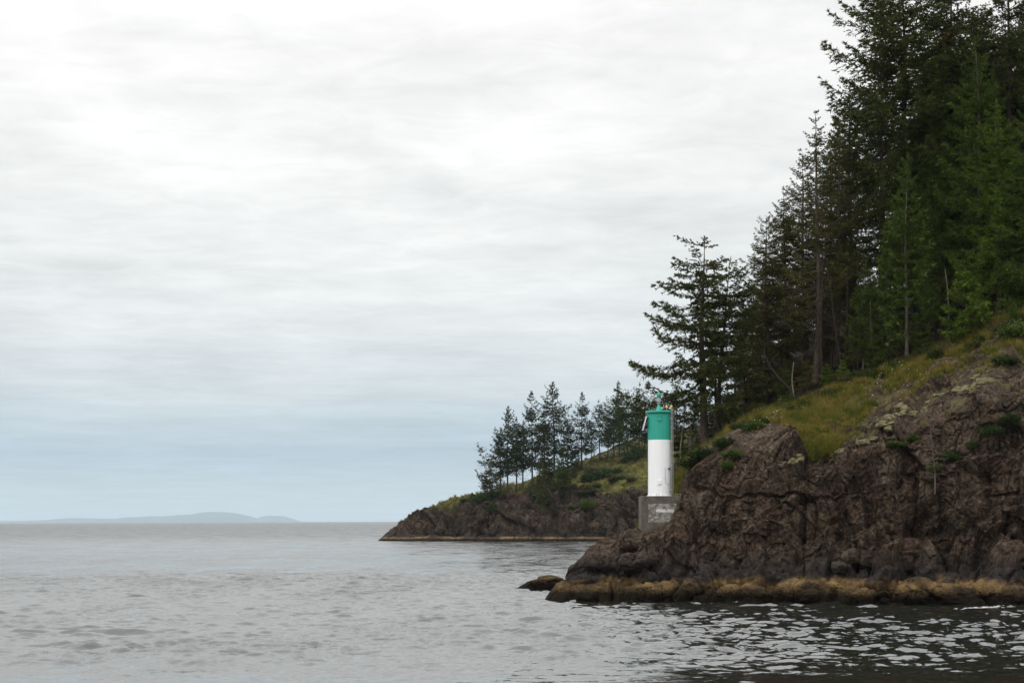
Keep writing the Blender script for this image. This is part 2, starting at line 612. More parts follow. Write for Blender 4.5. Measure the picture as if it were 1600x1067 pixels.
# ------------------------------------------------------------------ sea
def build_sea():
    HALF = math.radians(21)
    th = np.linspace(-HALF, HALF, 560)
    ys = [30.0]
    while ys[-1] < 640:
        y = ys[-1]
        ys.append(y + (0.5 if y < 50 else 0.20 if y < 150 else min(0.2 + (y - 150) * .0062, y * .0065)))
    while ys[-1] < 55000:
        ys.append(ys[-1] * 1.12)
    ys = np.array(ys)
    ys[-1] = 56000
    T, Yg = np.meshgrid(np.tan(th), ys)
    X, Y = (T * Yg).ravel(), Yg.ravel()
    z = np.zeros_like(X)
    r = np.random.default_rng(3)
    band = 0.55 + 0.9 * fbm(np.stack([X * 0.006, Y * 0.02, X * 0], -1), 3, 41)
    band = np.clip(band, 0.15, 1.5)
    spacing = np.repeat(np.maximum(np.gradient(ys), ys * 0.0013), len(th))
    gx, gy = np.zeros_like(X), np.zeros_like(X)
    for k in range(96):
        lam = 0.36 * (11.0 ** (r.random() ** 1.4))
        d = math.radians(-84) + r.normal() * 0.40
        cx, cy = math.cos(d), math.sin(d)
        kk = 2 * math.pi / lam
        a = 0.0100 * lam ** 0.80 * (0.5 + r.random())
        w = sstep(1.7, 3.0, lam / spacing)
        q = 2 * math.pi / (lam * 4.5)
        p1, p2 = r.random(2) * 6.28
        a1, a2 = r.random(2) * 6.28
        wob = np.sin(q * (math.cos(a1) * X + math.sin(a1) * Y) + p1) * np.sin(0.73 * q * (math.cos(a2) * X + math.sin(a2) * Y) + p2)
        ph = kk * (cx * X + cy * Y) + r.random() * 6.28 + wob * 1.2
        am = a * w * band * np.maximum(wob - 0.1, 0) * 2.2
        z += am * np.sin(ph)
        gx += am * 0.8 * np.cos(ph) * cx
        gy += am * 0.8 * np.cos(ph) * cy
    X, Y = X + gx, Y + gy
    V = np.stack([X, Y, z], -1)
    nu, nv = len(th), len(ys)
    i = np.arange(nv - 1)[:, None] * nu
    j = np.arange(nu - 1)[None]
    Fa = np.stack([i + j, i + j + 1, i + nu + j + 1, i + nu + j], -1).reshape(-1, 4)
    # flat water all around the modelled chop, butted to its edge
    e0, e1 = V[:nu].copy(), V[-nu:]
    me = mk_mesh('sea', V, Fa, True)
    o = link('sea', me, M['sea'])
    tag(o, 'grey choppy sea reaching to the horizon', kind='structure')
    t = math.tan(HALF)
    mb = MB()
    Yf = 56000.0
    mb.add([(-30 * t, 30, 0), (30 * t, 30, 0), (30 * t, -2000, 0), (-30 * t, -2000, 0)], [(0, 3, 2, 1)])
    mb.add([(-30 * t, 30, 0), (-30 * t, -2000, 0), (-Yf * t, -2000, 0), (-Yf * t, Yf, 0)], [(0, 3, 2, 1)])
    mb.add([(30 * t, 30, 0), (30 * t, -2000, 0), (Yf * t, -2000, 0), (Yf * t, Yf, 0)], [(0, 1, 2, 3)])
    mb.build('open_water', M['sea'], o)


build_sea()

# ------------------------------------------------------------------ distant hills
def hills(name, prof, Y0, label):
    """rounded island ridge from a row of (u, v) skyline points at about Y0"""
    us = np.linspace(prof[0][0], prof[-1][0], 160)
    pu = np.array([q[0] for q in prof], float)
    pv = np.array([[VH - q[1] - ROLL * (q[0] - 800)] for q in prof], float)
    top = np.maximum(pchip(pu, pv, us)[:, 0], 0) / F * Y0 + CZ
    X = (us - 800) / F * Y0
    top = np.maximum(top + 4.0 * fbm(np.stack([X / 500, X * 0, X * 0], -1), 4, 3) * np.minimum(1, (top - CZ) / 40), 0)
    rows = []
    for t in np.linspace(-1, 1, 25):
        hgt = top * (1 - t * t) ** 0.8 - 2 * (1 if abs(t) == 1 else 0)
        p = np.stack([X, np.full_like(X, Y0 + t * 1600), hgt], -1)
        p[:, 2] *= 1 + 0.15 * fbm(p / 700, 3, 8) * (abs(t) > 0.15)
        rows.append(p)
    V = np.concatenate(rows)
    n = len(us)
    i = np.arange(24)[:, None] * n
    j = np.arange(n - 1)[None]
    Fa = np.stack([i + j, i + j + 1, i + n + j + 1, i + n + j], -1).reshape(-1, 4)
    o = link(name, mk_mesh(name, V, Fa, True), M['hill'])
    tag(o, label, kind='structure')


M['hill'] = simple('wooded_hill', (0.045, 0.06, 0.035), 0.9, var=0.4, scale=0.004)
hills('hills', [(-260, 811), (-120, 812), (0, 813.5), (60, 813), (110, 809), (180, 810), (195, 808), (255, 806.5), (300, 803), (330, 799.5), (352, 800), (385, 805), (404, 810.5), (425, 815.5)], 50000,
      'long low hazy blue island with a rounded summit')
hills('hills', [(388, 815.6), (402, 811), (420, 806), (440, 806), (455, 810), (467, 815)], 52500,
      'small hazy blue island hump right of the long island')

# ------------------------------------------------------------------ near headland
NEAR = {
    # u: (depth, height) from under water, waterline, barnacle top, bench, mid face, cliff top, turf, forest edge, then the wooded hill
    800: [(138, -3), (142, -2.6), (142.5, -2.4), (143, -2.3), (143.5, -2.3), (144, -2.3), (145, -2.5), (148, -3), (152, -3), (156, -3), (160, -3)],
    846: [(137, -3), (141.4, -.9), (141.8, -.6), (142.2, -.4), (142.6, -.4), (143, -.6), (144.5, -1), (148, -2), (152, -3), (156, -3), (160, -3)],
    858: [(136.5, -3), (139.9, -.3), (140.6, .15), (141.5, .4), (142.3, .5), (143.2, .35), (145, -.5), (148, -2), (152, -3), (156, -3), (160, -3)],
    880: [(136, -3), (139.3, -.1), (140.4, 1.1), (141.5, 1.7), (142.6, 1.8), (144, 1.3), (146, 0), (149, -2), (153, -3), (158, -3), (165, -3)],
    908: [(135.4, -3), (138.8, -.1), (140.2, 1.7), (141.7, 2.6), (143.1, 3.2), (145, 2.6), (148, .6), (151, -2), (155, -3), (160, -3), (170, -3)],
    935: [(135, -3), (138.5, -.1), (140, 1.75), (141.8, 2.9), (143.6, 4.2), (145.6, 4.1), (148.5, 2.5), (152, -.5), (156, -2.5), (162, -3), (172, -3)],
    965: [(134.5, -3), (138.2, -.1), (139.8, 1.8), (141.8, 3.1), (144.2, 4.4), (146.5, 5.1), (149, 4.4), (153, 1.4), (158, -1.6), (163, -3), (175, -3)],
    1000: [(134, -3), (137.7, -.1), (139.4, 1.8), (141.6, 3.3), (144, 4.8), (146.2, 5.7), (150, 6.0), (155, 5.2), (162, 2), (170, -1), (185, -3)],
    1030: [(133.4, -3), (137.2, -.1), (138.9, 1.8), (141.2, 3.5), (143.5, 5.0), (145.3, 5.8), (149.5, 6.6), (156, 8.3), (164, 9.3), (174, 8.5), (190, 4)],
    1058: [(132.9, -3), (136.7, -.1), (138.4, 1.8), (140.6, 3.7), (143, 5.6), (145.5, 7.0), (149.5, 7.8), (157, 10.3), (166, 11.9), (180, 13), (200, 10)],
    1076: [(132.6, -3), (136.4, -.1), (138.1, 1.8), (140.3, 3.8), (143.3, 6.9), (147.2, 9.9), (150.5, 11.3), (158, 11.9), (166, 13.0), (182, 15), (205, 12)],
    1110: [(132.1, -3), (135.9, -.1), (137.5, 1.8), (140.6, 3.9), (142.6, 8.0), (145.6, 11.4), (150.5, 13.3), (158, 13.4), (166, 14.2), (185, 18), (215, 18)],
    1160: [(131.4, -3), (135.2, -.1), (136.9, 1.8), (140.2, 4.0), (142.0, 8.6), (144.6, 12.2), (150.5, 14.8), (158, 15.2), (166, 15.8), (188, 21), (225, 24)],
    1215: [(130.7, -3), (134.5, -.1), (136.2, 1.8), (139.6, 4.0), (141.2, 8.6), (143.6, 12.3), (151.0, 15.6), (159, 16.8), (166, 17.8), (190, 24), (230, 29)],
    1300: [(129.6, -3), (133.4, -.1), (135.1, 1.8), (138.6, 4.0), (139.9, 8.6), (142.0, 12.2), (151.5, 15.7), (161, 18.7), (168, 21), (192, 28), (235, 34)],
    1400: [(128.3, -3), (132.1, -.1), (133.7, 1.8), (137.2, 4.0), (138.4, 8.6), (140.6, 12.8), (150.5, 17.4), (161, 21.0), (168, 23.5), (194, 31), (240, 38)],
    1500: [(127.4, -3), (131.2, -.1), (132.7, 1.8), (136.2, 4.1), (137.2, 9.2), (139.8, 14.6), (148.5, 19), (160, 23.2), (168, 26), (195, 34), (240, 42)],
    1600: [(126.8, -3), (130.6, -.1), (132, 1.8), (135.4, 4.3), (136.4, 9.8), (139.0, 16), (146.5, 20.5), (159, 25.8), (168, 29), (195, 37), (240, 45)],
    1800: [(126, -3), (130, -.1), (131.4, 1.8), (133.2, 4.3), (135.5, 10), (139.5, 17), (147, 22), (159, 28), (168, 31), (195, 39), (240, 47)],
    2250: [(125, -3), (129, -.1), (130.4, 1.8), (132.2, 4.3), (134.5, 10), (138.5, 18), (147, 24), (159, 30), (168, 34), (195, 42), (240, 50)],
}


def land_grid(ctrl, us, counts):
    cu = sorted(ctrl)
    A = np.array([ctrl[k] for k in cu], float)               # cols, rows, 2
    ts = np.concatenate([np.linspace(i, i + 1, c, endpoint=False) for i, c in enumerate(counts)] + [[len(counts)]])
    B = pchip(np.arange(A.shape[1]), np.swapaxes(A, 0, 1), ts)   # T, cols, 2
    G = pchip(cu, np.swapaxes(B, 0, 1), us)                   # U, T, 2
    U, T = np.meshgrid(us, ts, indexing='ij')
    X = (U - 800) / F * G[..., 0]
    return np.stack([X, G[..., 0], G[..., 1]], -1), U, T


def grid_normals(S):
    a = np.gradient(S, axis=0)
    b = np.gradient(S, axis=1)
    n = np.cross(a, b)
    n /= np.linalg.norm(n, axis=-1)[..., None] + 1e-9
    return n


def grid_faces(nu, nt):
    i = np.arange(nu - 1)[:, None] * nt
    j = np.arange(nt - 1)[None]
    return np.stack([i + j, i + nt + j, i + nt + j + 1, i + j + 1], -1).reshape(-1, 4)


def saw(x, sharp):
    f = x - np.floor(x)
    return np.where(f < 1 - sharp, f / (1 - sharp), (1 - f) / sharp) - 0.5


def crags(p, L):
    """relief of jointed rock: dipping slabs and steep fractures at several sizes, long continuous ledges"""
    D = 0.0
    d1, d2, d3, d4 = np.array([-.62, -.25, .74]), np.array([.87, -.44, .14]), np.array([.25, -.80, .55]), np.array([-.25, .15, .95])
    for k, (d, lam, A, sh) in enumerate([(d1, 6.0, 2.1, .10), (d2, 7.5, 2.9, .13), (d3, 4.6, 1.1, .15), (d1, 2.3, .60, .09), (d2, 2.7, .80, .10), (d4, 3.2, .65, .09),
                                         (d4, 1.2, .34, .12), (d2, 1.0, .38, .14), (d1, .8, .24, .12), (d3, .6, .15, .15)]):
        q = p / (lam * L)
        x = q @ d + 0.5 * fbm(q * .45 + 13.7 * k, 2, 900 + 7 * k)
        mod = sstep(-.35, .45, fbm(q * .45 + 5.1 * k, 2, 950 + 3 * k))
        D = D + A * (.12 + .88 * mod) * saw(x, sh)
    f0, _, _ = facets(p * np.array([.13, .13, .08]) / L, 50, 0.7)
    f2, _, _ = facets(p / (1.7 * L), 200, 1.0)
    rid = 1 - 2.2 * np.abs(fbm(p / (4.2 * L), 4, 19, .55))
    f3, _, _ = facets(p / (.7 * L), 300, 1.0)
    D = D + 1.3 * f0 + .36 * f2 + .20 * f3 + .10 * rid + 0.06 * fbm(p / (0.8 * L), 4, 9, .62)
    for k, (lam, A, w) in enumerate([(6.5, 1.5, .20), (2.8, .75, .17), (1.3, .30, .15)]):
        q = p * np.array([1.15, 1.0, .62]) / (lam * L)
        n = fbm(q + 31.3 * k, 3, 1200 + 11 * k)
        on = sstep(-.25, .3, vnoise(q * .6 + 9.9, 1300 + k))
        D = D - A * on * np.exp(-(n / w) ** 2)
    # rounded noses standing proud of the face
    _, _, bd = facets(p * np.array([.36, .36, .42]) / L + .3 * np.stack([vnoise(p / L, 71), vnoise(p / L, 72), vnoise(p / L, 73)], -1), 640, .2)
    D = D + .7 * sstep(-.2, .5, fbm(p / (7 * L), 2, 77)) * np.maximum(.55 - bd, -.15)
    return D * L ** .8


def build_near():
    us = np.concatenate([np.arange(800, 1060, 1.35), np.arange(1060, 1640, 1.35), np.arange(1640, 2250, 9.0), [2250]])
    S, U, T = land_grid(NEAR, us, [14, 36, 42, 84, 84, 84, 52, 16, 14, 10])
    nrm = grid_normals(S)
    if nrm[..., 2].mean() < 0:
        nrm = -nrm
    p = S.reshape(-1, 3)
    n = nrm.reshape(-1, 3)
    u, t = U.ravel(), T.ravel()
    # ragged shore: small coves and noses
    cove = fbm(np.stack([p[:, 0] / 4.2, 0 * t + 3.3, 0 * t], -1), 3, 66)
    p[:, 1] += 1.5 * cove * sstep(3.8, 1.5, t) * sstep(860, 900, u)
    p[:, 2] += .5 * fbm(np.stack([p[:, 0] / 3.1, 0 * t + 8.3, 0 * t], -1), 3, 67) * sstep(1.2, 2.0, t) * sstep(3.8, 2.6, t) * sstep(880, 930, u)
    # where turf lies: above an edge that runs along the cliff top
    tg = np.interp(u, [1000, 1058, 1076, 1110, 1160, 1200, 1225, 1250, 1300, 1350, 1400, 1450, 1500, 1600, 1800],
                   [6.6, 6.3, 6.5, 6.5, 6.35, 6.15, 5.75, 5.2, 5.15, 5.45, 5.85, 6.1, 6.3, 6.45, 6.5])
    nz = fbm(p * np.array([0.35, 0.35, 0.5]), 4, 21)
    grass = sstep(-0.08, 0.16, (t - tg) + 0.55 * nz + .25 * fbm(p * 1.4, 3, 23)) * (p[:, 2] > 4.5)
    mossy = sstep(.05, .35, fbm(p * np.array([.7, .7, .9]) + 7, 4, 24)) * sstep(1230, 1330, u) * sstep(5.0, 5.35, t) * sstep(7.2, 6.8, t)
    rocky = sstep(-0.12, 0.22, fbm(p * 0.55 + 40, 4, 77)) * sstep(1240, 1400, u) * (t < 6.9)     # bare patches in the turf
    grass = grass * (1 - 0.9 * rocky)
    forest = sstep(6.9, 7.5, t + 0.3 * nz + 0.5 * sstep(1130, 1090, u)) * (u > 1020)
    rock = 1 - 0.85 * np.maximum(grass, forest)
    warp = np.stack([fbm(p * 0.5, 4, 5), fbm(p * 0.5, 4, 6), fbm(p * 0.5, 4, 7)], -1)
    crag = crags(p, 1.0)
    # the smooth whaleback dome beside the tower carries less relief
    dome = np.exp(-(((u - 1142) / 74) ** 4)) * sstep(4.7, 5.2, t)
    crag *= 1 - 0.90 * dome
    # rounded, wave-worn tide rocks
    bl, be, bd = facets(p * np.array([0.36, 0.40, 0.55]) + warp * 0.15, 400, 0.2)
    round_ = .35 * crag + 1.2 * (0.5 - bd) + .8 * bl - 0.6 * (1 - sstep(0, 0.16, be)) + 0.10 * fbm(p / 0.4, 4, 10, .6)
    wt = sstep(3.0, 1.6, p[:, 2])
    disp = crag * (1 - wt) + round_ * wt
    disp *= np.interp(u, [800, 860, 910, 1000], [0.12, 0.2, 0.45, 0.85])
    disp *= 1 - .6 * sstep(4.9, 5.6, t)
    plinth = np.exp(-(((u - 1026) / 44) ** 4)) * sstep(3.9, 4.6, t)
    disp *= 1 - 0.78 * plinth
    disp = disp * rock + (1 - rock) * 0.22 * fbm(p / 1.4, 4, 12)
    p2 = p + n * disp[:, None]
    me = mk_mesh('headland', p2, grid_faces(len(us), T.shape[1]), False)
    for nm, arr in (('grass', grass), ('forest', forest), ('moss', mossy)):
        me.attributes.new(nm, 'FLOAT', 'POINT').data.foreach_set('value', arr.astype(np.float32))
    o = link('headland', me, M['rock'])
    tag(o, 'dark craggy near headland with turf slope above the cliff', kind='structure')
    return o, p2, n, u, t, grass, forest


near_o, NP, NN, NU, NTt, NG, NF = build_near()
NPU, NPV = project(NP)

FAR = {
    560: [(560, -8), (578, -6), (580, -5), (582, -5), (585, -5), (590, -5), (598, -6), (610, -8), (640, -8), (700, -8)],
    592: [(557, -6), (574, -.8), (576, -.3), (578, 0), (581, .2), (585, 0), (592, -2), (605, -4), (640, -8), (700, -8)],
    604: [(553, -6), (571, -.1), (573, 1.0), (576, 1.8), (580, 2.6), (586, 2.6), (594, .5), (606, -3), (640, -8), (700, -8)],
    640: [(548, -6), (568, -.1), (571, 1.9), (575, 4.2), (580, 7.0), (586, 8.4), (598, 7.6), (612, 4.5), (640, -3), (700, -8)],
    690: [(543, -6), (564, -.1), (567, 2.0), (571, 5.5), (576, 9.6), (582, 11.6), (598, 12.8), (616, 11.8), (650, 4), (710, -8)],
    740: [(538, -6), (560, -.1), (563, 2.0), (567, 6.0), (572, 10.5), (579, 13.2), (598, 15.6), (620, 16.4), (655, 10), (720, -8)],
    800: [(534, -6), (556, -.1), (559, 2.0), (563, 6.5), (568, 11.4), (575, 14.4), (596, 17.6), (622, 19.6), (660, 16), (730, -4)],
    850: [(531, -6), (553, -.1), (556, 2.0), (560, 6.2), (565, 10.4), (572, 13.4), (594, 19.2), (622, 23.4), (662, 22), (735, 4)],
    900: [(529, -6), (550, -.1), (553, 2.0), (557, 6.0), (562, 9.8), (569, 13.0), (592, 20.6), (622, 27.0), (664, 28), (740, 12)],
    950: [(526, -6), (547, -.1), (550, 2.0), (554, 7.0), (559, 12.2), (566, 15.6), (590, 23.2), (622, 31.0), (668, 34), (745, 22)],
    1000: [(524, -6), (545, -.1), (548, 2.0), (552, 8.0), (557, 14.5), (564, 18.2), (588, 26.0), (622, 34.6), (670, 39), (750, 30)],
    1100: [(520, -6), (541, -.1), (544, 2.0), (548, 8.0), (553, 15), (560, 19), (584, 28.0), (618, 38), (670, 43), (750, 38)],
    1250: [(516, -6), (537, -.1), (540, 2.0), (544, 8.0), (549, 15), (556, 19), (580, 28.0), (614, 38), (670, 46), (750, 46)],
}


def build_far():
    us = np.concatenate([np.arange(560, 1040, 1.1), np.arange(1040, 1251, 6.0)])
    S, U, T = land_grid(FAR, us, [8, 14, 18, 30, 30, 44, 34, 12, 8])
    nrm = grid_normals(S)
    if nrm[..., 2].mean() < 0:
        nrm = -nrm
    p, n = S.reshape(-1, 3), nrm.reshape(-1, 3)
    u, t = U.ravel(), T.ravel()
    nz = fbm(p * 0.09, 4, 31)
    tg = np.interp(u, [600, 650, 690, 740, 800, 840, 880, 950, 1000], [5.3, 5.15, 5.0, 5.1, 5.35, 5.6, 5.5, 5.2, 5.05])
    grass = sstep(-0.1, 0.2, t - tg + 0.4 * nz)
    forest = sstep(6.95, 7.4, t) * (u > 700)
    w = np.stack([fbm(p * 0.1, 3, 5), fbm(p * 0.1, 3, 6), fbm(p * 0.1, 3, 7)], -1)
    d = crags(p * np.array([-1, 1, 1]), 2.3)
    bl, be, bd = facets(p * 0.2 + w * 0.2, 800, 0.2)
    rd = 1.4 * (0.5 - bd) + 0.8 * bl - 0.5 * (1 - sstep(0, 0.16, be))
    wt = sstep(3.2, 1.8, p[:, 2])
    d = d * (1 - wt) + rd * wt
    d *= np.interp(u, [560, 592, 640, 700], [0.1, 0.2, 0.6, 1.0]) * (1 - 0.8 * np.maximum(grass, forest))
    d += grass * 0.3 * fbm(p / 4, 3, 14)
    p2 = p + n * d[:, None]
    me = mk_mesh('far_headland', p2, grid_faces(len(us), T.shape[1]), False)
    for nm, arr in (('grass', grass), ('forest', forest)):
        me.attributes.new(nm, 'FLOAT', 'POINT').data.foreach_set('value', arr.astype(np.float32))
    o = link('far_headland', me, M['rock_far'])
    tag(o, 'far rocky point with grassy slope across the bay', kind='structure')
    return o, p2, n, u, t, grass


far_o, FP, FN, FU, FT, FG = build_far()
FPU, FPV = project(FP)


def ground(V, X, Y, r=0.8):
    d = (V[:, 0] - X) ** 2 + (V[:, 1] - Y) ** 2
    k = np.where(d < r * r)[0]
    if len(k) == 0:
        k = np.array([d.argmin()])
    return float(np.median(V[k, 2]))


def surf(u, v, far=False, tol=4.0):
    """point of the land seen at photo pixel (u, v), its normal"""
    pu, pv, V, n = (FPU, FPV, FP, FN) if far else (NPU, NPV, NP, NN)
    d = (pu - u) ** 2 + (pv - v) ** 2
    k = np.where(d < tol * tol)[0]
    if len(k) == 0:
        i = d.argmin()
    else:
        i = k[V[k, 1].argmin()]
    return V[i], n[i]


def rock_mesh(name, seed, sx, sy, sz, sub=3, rough=0.25, fac=0.25):
    import bmesh
    bm = bmesh.new()
    bmesh.ops.create_icosphere(bm, subdivisions=sub, radius=1.0)
    V = np.array([v.co[:] for v in bm.verts])
    Fa = np.array([[v.index for v in f.verts] for f in bm.faces])
    bm.free()
    f, e, _ = facets(V * 1.3 + seed * 3.7, seed, 0.6)
    k = 1 + rough * fbm(V * 1.1 + seed * 5.1, 3, seed) + fac * 0.5 * f - 0.12 * (1 - sstep(0, 0.1, e))
    V = np.sign(V) * np.abs(V) ** 0.85 * k[:, None] * np.array([sx, sy, sz])
    return mk_mesh(name, V, Fa, False)


def tide_rocks():
    # wave-worn boulders along the waterline, (u, v of centre, half sizes)
    spots = [(917, 924, .9, 1.0, .6), (1020, 922, 1.2, 1.1, .8),
             (1140, 926, 1.1, 1.2, .85), (1182, 926, 1.5, 1.2, .8), (1268, 930, 1.0, 1.0, .6),
             (1352, 928, .9, 1.0, .8), (1424, 932, 1.3, 1.2, .85), (1490, 926, 1.9, 1.3, .95), (1585, 926, 1.3, 1.2, .9),
             (1335, 868, .75, .8, .75), (1352, 870, .9, .8, .7), (1420, 876, .7, .6, .8), (1388, 890, .6, .6, .7), (1315, 882, .7, .7, .5),
             (1575, 860, 1.6, 1.1, 1.3), (1420, 855, 1.6, 1.0, .9), (940, 872, 1.0, .9, .8), (985, 845, 1.0, .8, .6), (1000, 880, 1.6, 1.0, .8)]
    for i, (u, v, sx, sy, sz) in enumerate(spots):
        p, n = surf(u, v, tol=5)
        o = link('boulder', rock_mesh('boulder', 20 + i, sx, sy, sz, 4 if sx > 1 else 3, 0.22, 0.3), M['rock'], near_o)
        o.location = (p[0], p[1] + 0.15 * sy, p[2] - 0.15 * sz)
        o.rotation_euler = (random.uniform(-.2, .2), random.uniform(-.25, .25), random.uniform(-.6, .6))
    # low rock awash off the point
    q = P(846, 921, 2667 * 6.6 / (921 - 813.4))
    o = link('rock', rock_mesh('rock', 71, 2.4, 1.5, .95, 5, 0.3, 0.35), M['rock'])
    o.location = (q[0] + .2, q[1] + 1.3, .05)
    o.rotation_euler = (0, -0.16, 0.1)
    tag(o, 'low weed-brown rock awash off the left tip of the near headland', 'rock')


tide_rocks()


def moss():
    for i, (u, v, sx, sz) in enumerate([(1519, 603, .42, .75), (1493, 606, .55, .42), (1537, 592, .55, .42), (1405, 632, .55, .4), (1392, 648, .5, .4), (1378, 662, .6, .4),
                                         (1428, 645, .4, .35), (1345, 688, .5, .25), (1312, 700, .45, .25), (1252, 712, .5, .35), (1462, 616, .4, .3)]):
        for k in range(2):
            p, n = surf(u + random.uniform(-18, 18) * (k > 0), v + random.uniform(-11, 11) * (k > 0), tol=5)
            f = (.85, .6)[k]
            o = link('moss_cushion', rock_mesh('moss_cushion', 120 + i * 3 + k, sx * 1.1 * f, sz * 1.25 * f, .26 * f, 4, 0.7, 0.3), M['moss'], near_o)
            o.location = p - 0.04 * n
            nn = Vector((n[0], n[1] - .2, abs(n[2]) + .25)).normalized()
            o.rotation_euler = nn.to_track_quat('Z', 'Y').to_euler()


moss()


# ------------------------------------------------------------------ light tower
def build_tower():
    Y = 147.0
    base = P(1030, 775, Y)
    M['tw'] = tower_paint('white_tower_paint', (0.80, 0.80, 0.80))
    M['tg'] = tower_paint('green_tower_paint', (0.012, 0.30, 0.215))
    M['galv'] = simple('galvanised_steel', (0.36, 0.36, 0.36), 0.5, 0.6, var=0.2, scale=6)
    M['dark'] = simple('dark_plastic', (0.05, 0.035, 0.035), 0.5)
    M['yellow'] = simple('yellow_caps', (0.75, 0.50, 0.05), 0.5)
    M['lens'] = simple('green_lens', (0.01, 0.22, 0.15), 0.15)
    M['panel'] = simple('solar_cells', (0.015, 0.018, 0.035), 0.15)
    M['concrete'] = plinth_material()
    t = link('light_tower', None)
    t.empty_display_size = 0.3
    t.location = base
    tag(t, 'white cylindrical light tower with green top band on a concrete block', 'lighthouse')
    R = 0.985
    MB().lathe([(R, 0.02), (R, 4.83)], 64).build('tower_body', M['tw'], t, True)
    MB().lathe([(R + .004, 4.83), (R + .004, 7.14)], 64).build('green_band', M['tg'], t, True)
    for zc, mt in ((1.6, 'tw'), (3.2, 'tw'), (6.0, 'tg')):
        MB().lathe([(R + .005, zc - .02), (R + .013, zc), (R + .005, zc + .02)], 64).build('weld_seam', M[mt], t, True)
    top = MB().lathe([(R + .06, 7.10), (R + .15, 7.14), (R + .17, 7.18), (R + .17, 7.29), (R + .14, 7.33), (0.3, 7.37)], 64).build('roof_flange', M['tg'], t, True)
    MB().lathe([(R + .02, 0.0), (R + .09, 0.0), (R + .09, .05), (R + .012, .06)], 64).build('base_flange', M['tw'], t, True)
    for k in range(12):
        a = k * math.pi / 6 + .2
        MB().tube([((R + .055) * math.cos(a), (R + .055) * math.sin(a), .04), ((R + .055) * math.cos(a), (R + .055) * math.sin(a), .14)], .022, 6).build('anchor_bolt', M['galv'], t)
    MB().lathe([(.27, 7.34), (.24, 7.5), (.16, 7.7), (.11, 7.82), (.10, 7.95)], 24).build('lantern_pedestal', M['tg'], t, True)
    ln = MB().lathe([(.10, 7.94), (.19, 7.99), (.19, 8.05), (.13, 8.07), (.13, 8.12), (.21, 8.15), (.21, 8.3), (.17, 8.33), (.17, 8.44)], 24).build('lantern', M['galv'], t, True)
    MB().lathe([(.165, 8.44), (.185, 8.5), (.185, 8.72), (.15, 8.86), (.08, 8.95), (.03, 8.98), (.015, 9.15)], 24).build('lens', M['lens'], ln, True)
    # ladder on the right-hand side
    lad = link('ladder', None, parent=t)
    lad.empty_display_size = 0.1
    phi = math.radians(-24)
    c, s = math.cos(phi), math.sin(phi)
    def lp(r, w, z):
        return (r * c - w * s, r * s + w * c, z)
    for w in (-.2, .2):
        MB().tube([lp(1.19, w, .05), lp(1.19, w, 7.55)], .033, 8).build('rail', M['galv'], lad)
    for k in range(24):
        z = .3 + k * .3
        MB().tube([lp(1.19, -.2, z), lp(1.19, .2, z)], .014, 6).build('rung', M['galv'], lad)
    for z in (.5, 2.6, 4.7, 6.7):
        for w in (-.2, .2):
            MB().tube([lp(.96, w, z), lp(1.19, w, z)], .025, 6).build('bracket', M['galv'], lad)
    MB().lathe([(.03, 7.55), (.085, 7.58), (.10, 7.66), (.085, 7.74), (.03, 7.78)], 12, *lp(1.19, -.2, 0)[:2]).build('yellow_cap', M['yellow'], lad, True)
    px, py = .64, -.30
    MB().tube([(px, py, 7.34), (px, py, 7.56)], .03, 8).build('roof_post', M['galv'], t)
    MB().lathe([(.03, 7.55), (.085, 7.58), (.10, 7.66), (.085, 7.74), (.03, 7.78)], 12, px, py).build('yellow_cap', M['yellow'], t, True)
    # solar panel leaning out on the left-hand side
    sp = link('solar_panel', None, parent=t)
    sp.empty_display_size = 0.1
    x0, z0, x1, z1 = -1.08, 6.88, -1.40, 5.68
    dx, dz = (x1 - x0), (z1 - z0)
    ll = math.hypot(dx, dz)
    nx, nz = dz / ll, -dx / ll
    def slab(w0, w1, a, b, y0, y1):
        v = []
        for q in (w0, w1):
            for (yy) in (y0, y1):
                for e in (a, b):
                    v.append((x0 + dx * e + nx * q, yy, z0 + dz * e + nz * q))
        return MB().add(v, [(0, 1, 3, 2), (4, 6, 7, 5), (0, 4, 5, 1), (2, 3, 7, 6), (0, 2, 6, 4), (1, 5, 7, 3)])
    slab(.012, .03, .03, .97, -.42, .42).build('solar_cells', M['panel'], sp)
    for y0, y1 in ((-.47, -.42), (.42, .47)):
        slab(-.02, .035, 0, 1, y0, y1).build('frame', M['tw'], sp)
    for a, b in ((0, .03), (.97, 1)):
        slab(-.02, .034, a, b, -.42, .42).build('frame', M['tw'], sp)
    for yy in (-.3, .3):
        MB().tube([(-.9, yy, 5.74), (x1 + .02, yy, 5.72)], .022, 6).build('bracket', M['galv'], sp)
        MB().tube([(-.9, yy, 6.80), (x0 + .0, yy, 6.80)], .022, 6).build('bracket', M['galv'], sp)
        MB().tube([(-.9, yy, 6.55), (x1 + .03, yy, 5.75)], .018, 6).build('bracket', M['galv'], sp)
    MB().box(-.20, .12, -1.06, -.93, 6.42, 6.84).build('vent_box', M['tg'], t, bevel=.012)
    MB().box(-.22, .14, -1.09, -.95, 6.83, 6.87).build('vent_hood', M['tg'], t)
    MB().box(-.19, .08, -1.05, -.93, .98, 1.38).build('junction_box', M['tw'], t, bevel=.012)
    MB().box(.73, .90, -.68, -.50, 2.24, 2.42).build('warning_plate', M['dark'], t)
    MB().tube([(.36, -.935, 2.34), (.73, -.69, 2.35)], .012, 6).build('conduit', M['galv'], t)
    MB().tube([(.44, -.905, 2.34), (.44, -.905, 1.5), (.47, -.89, 1.2), (.62, -.80, 1.02), (.82, -.60, .98)], .012, 6).build('conduit', M['galv'], t)
    MB().tube([(-.985, -.22, 5.6), (-1.005, -.22, .1)], .02, 6).build('conduit', M['dark'], t)
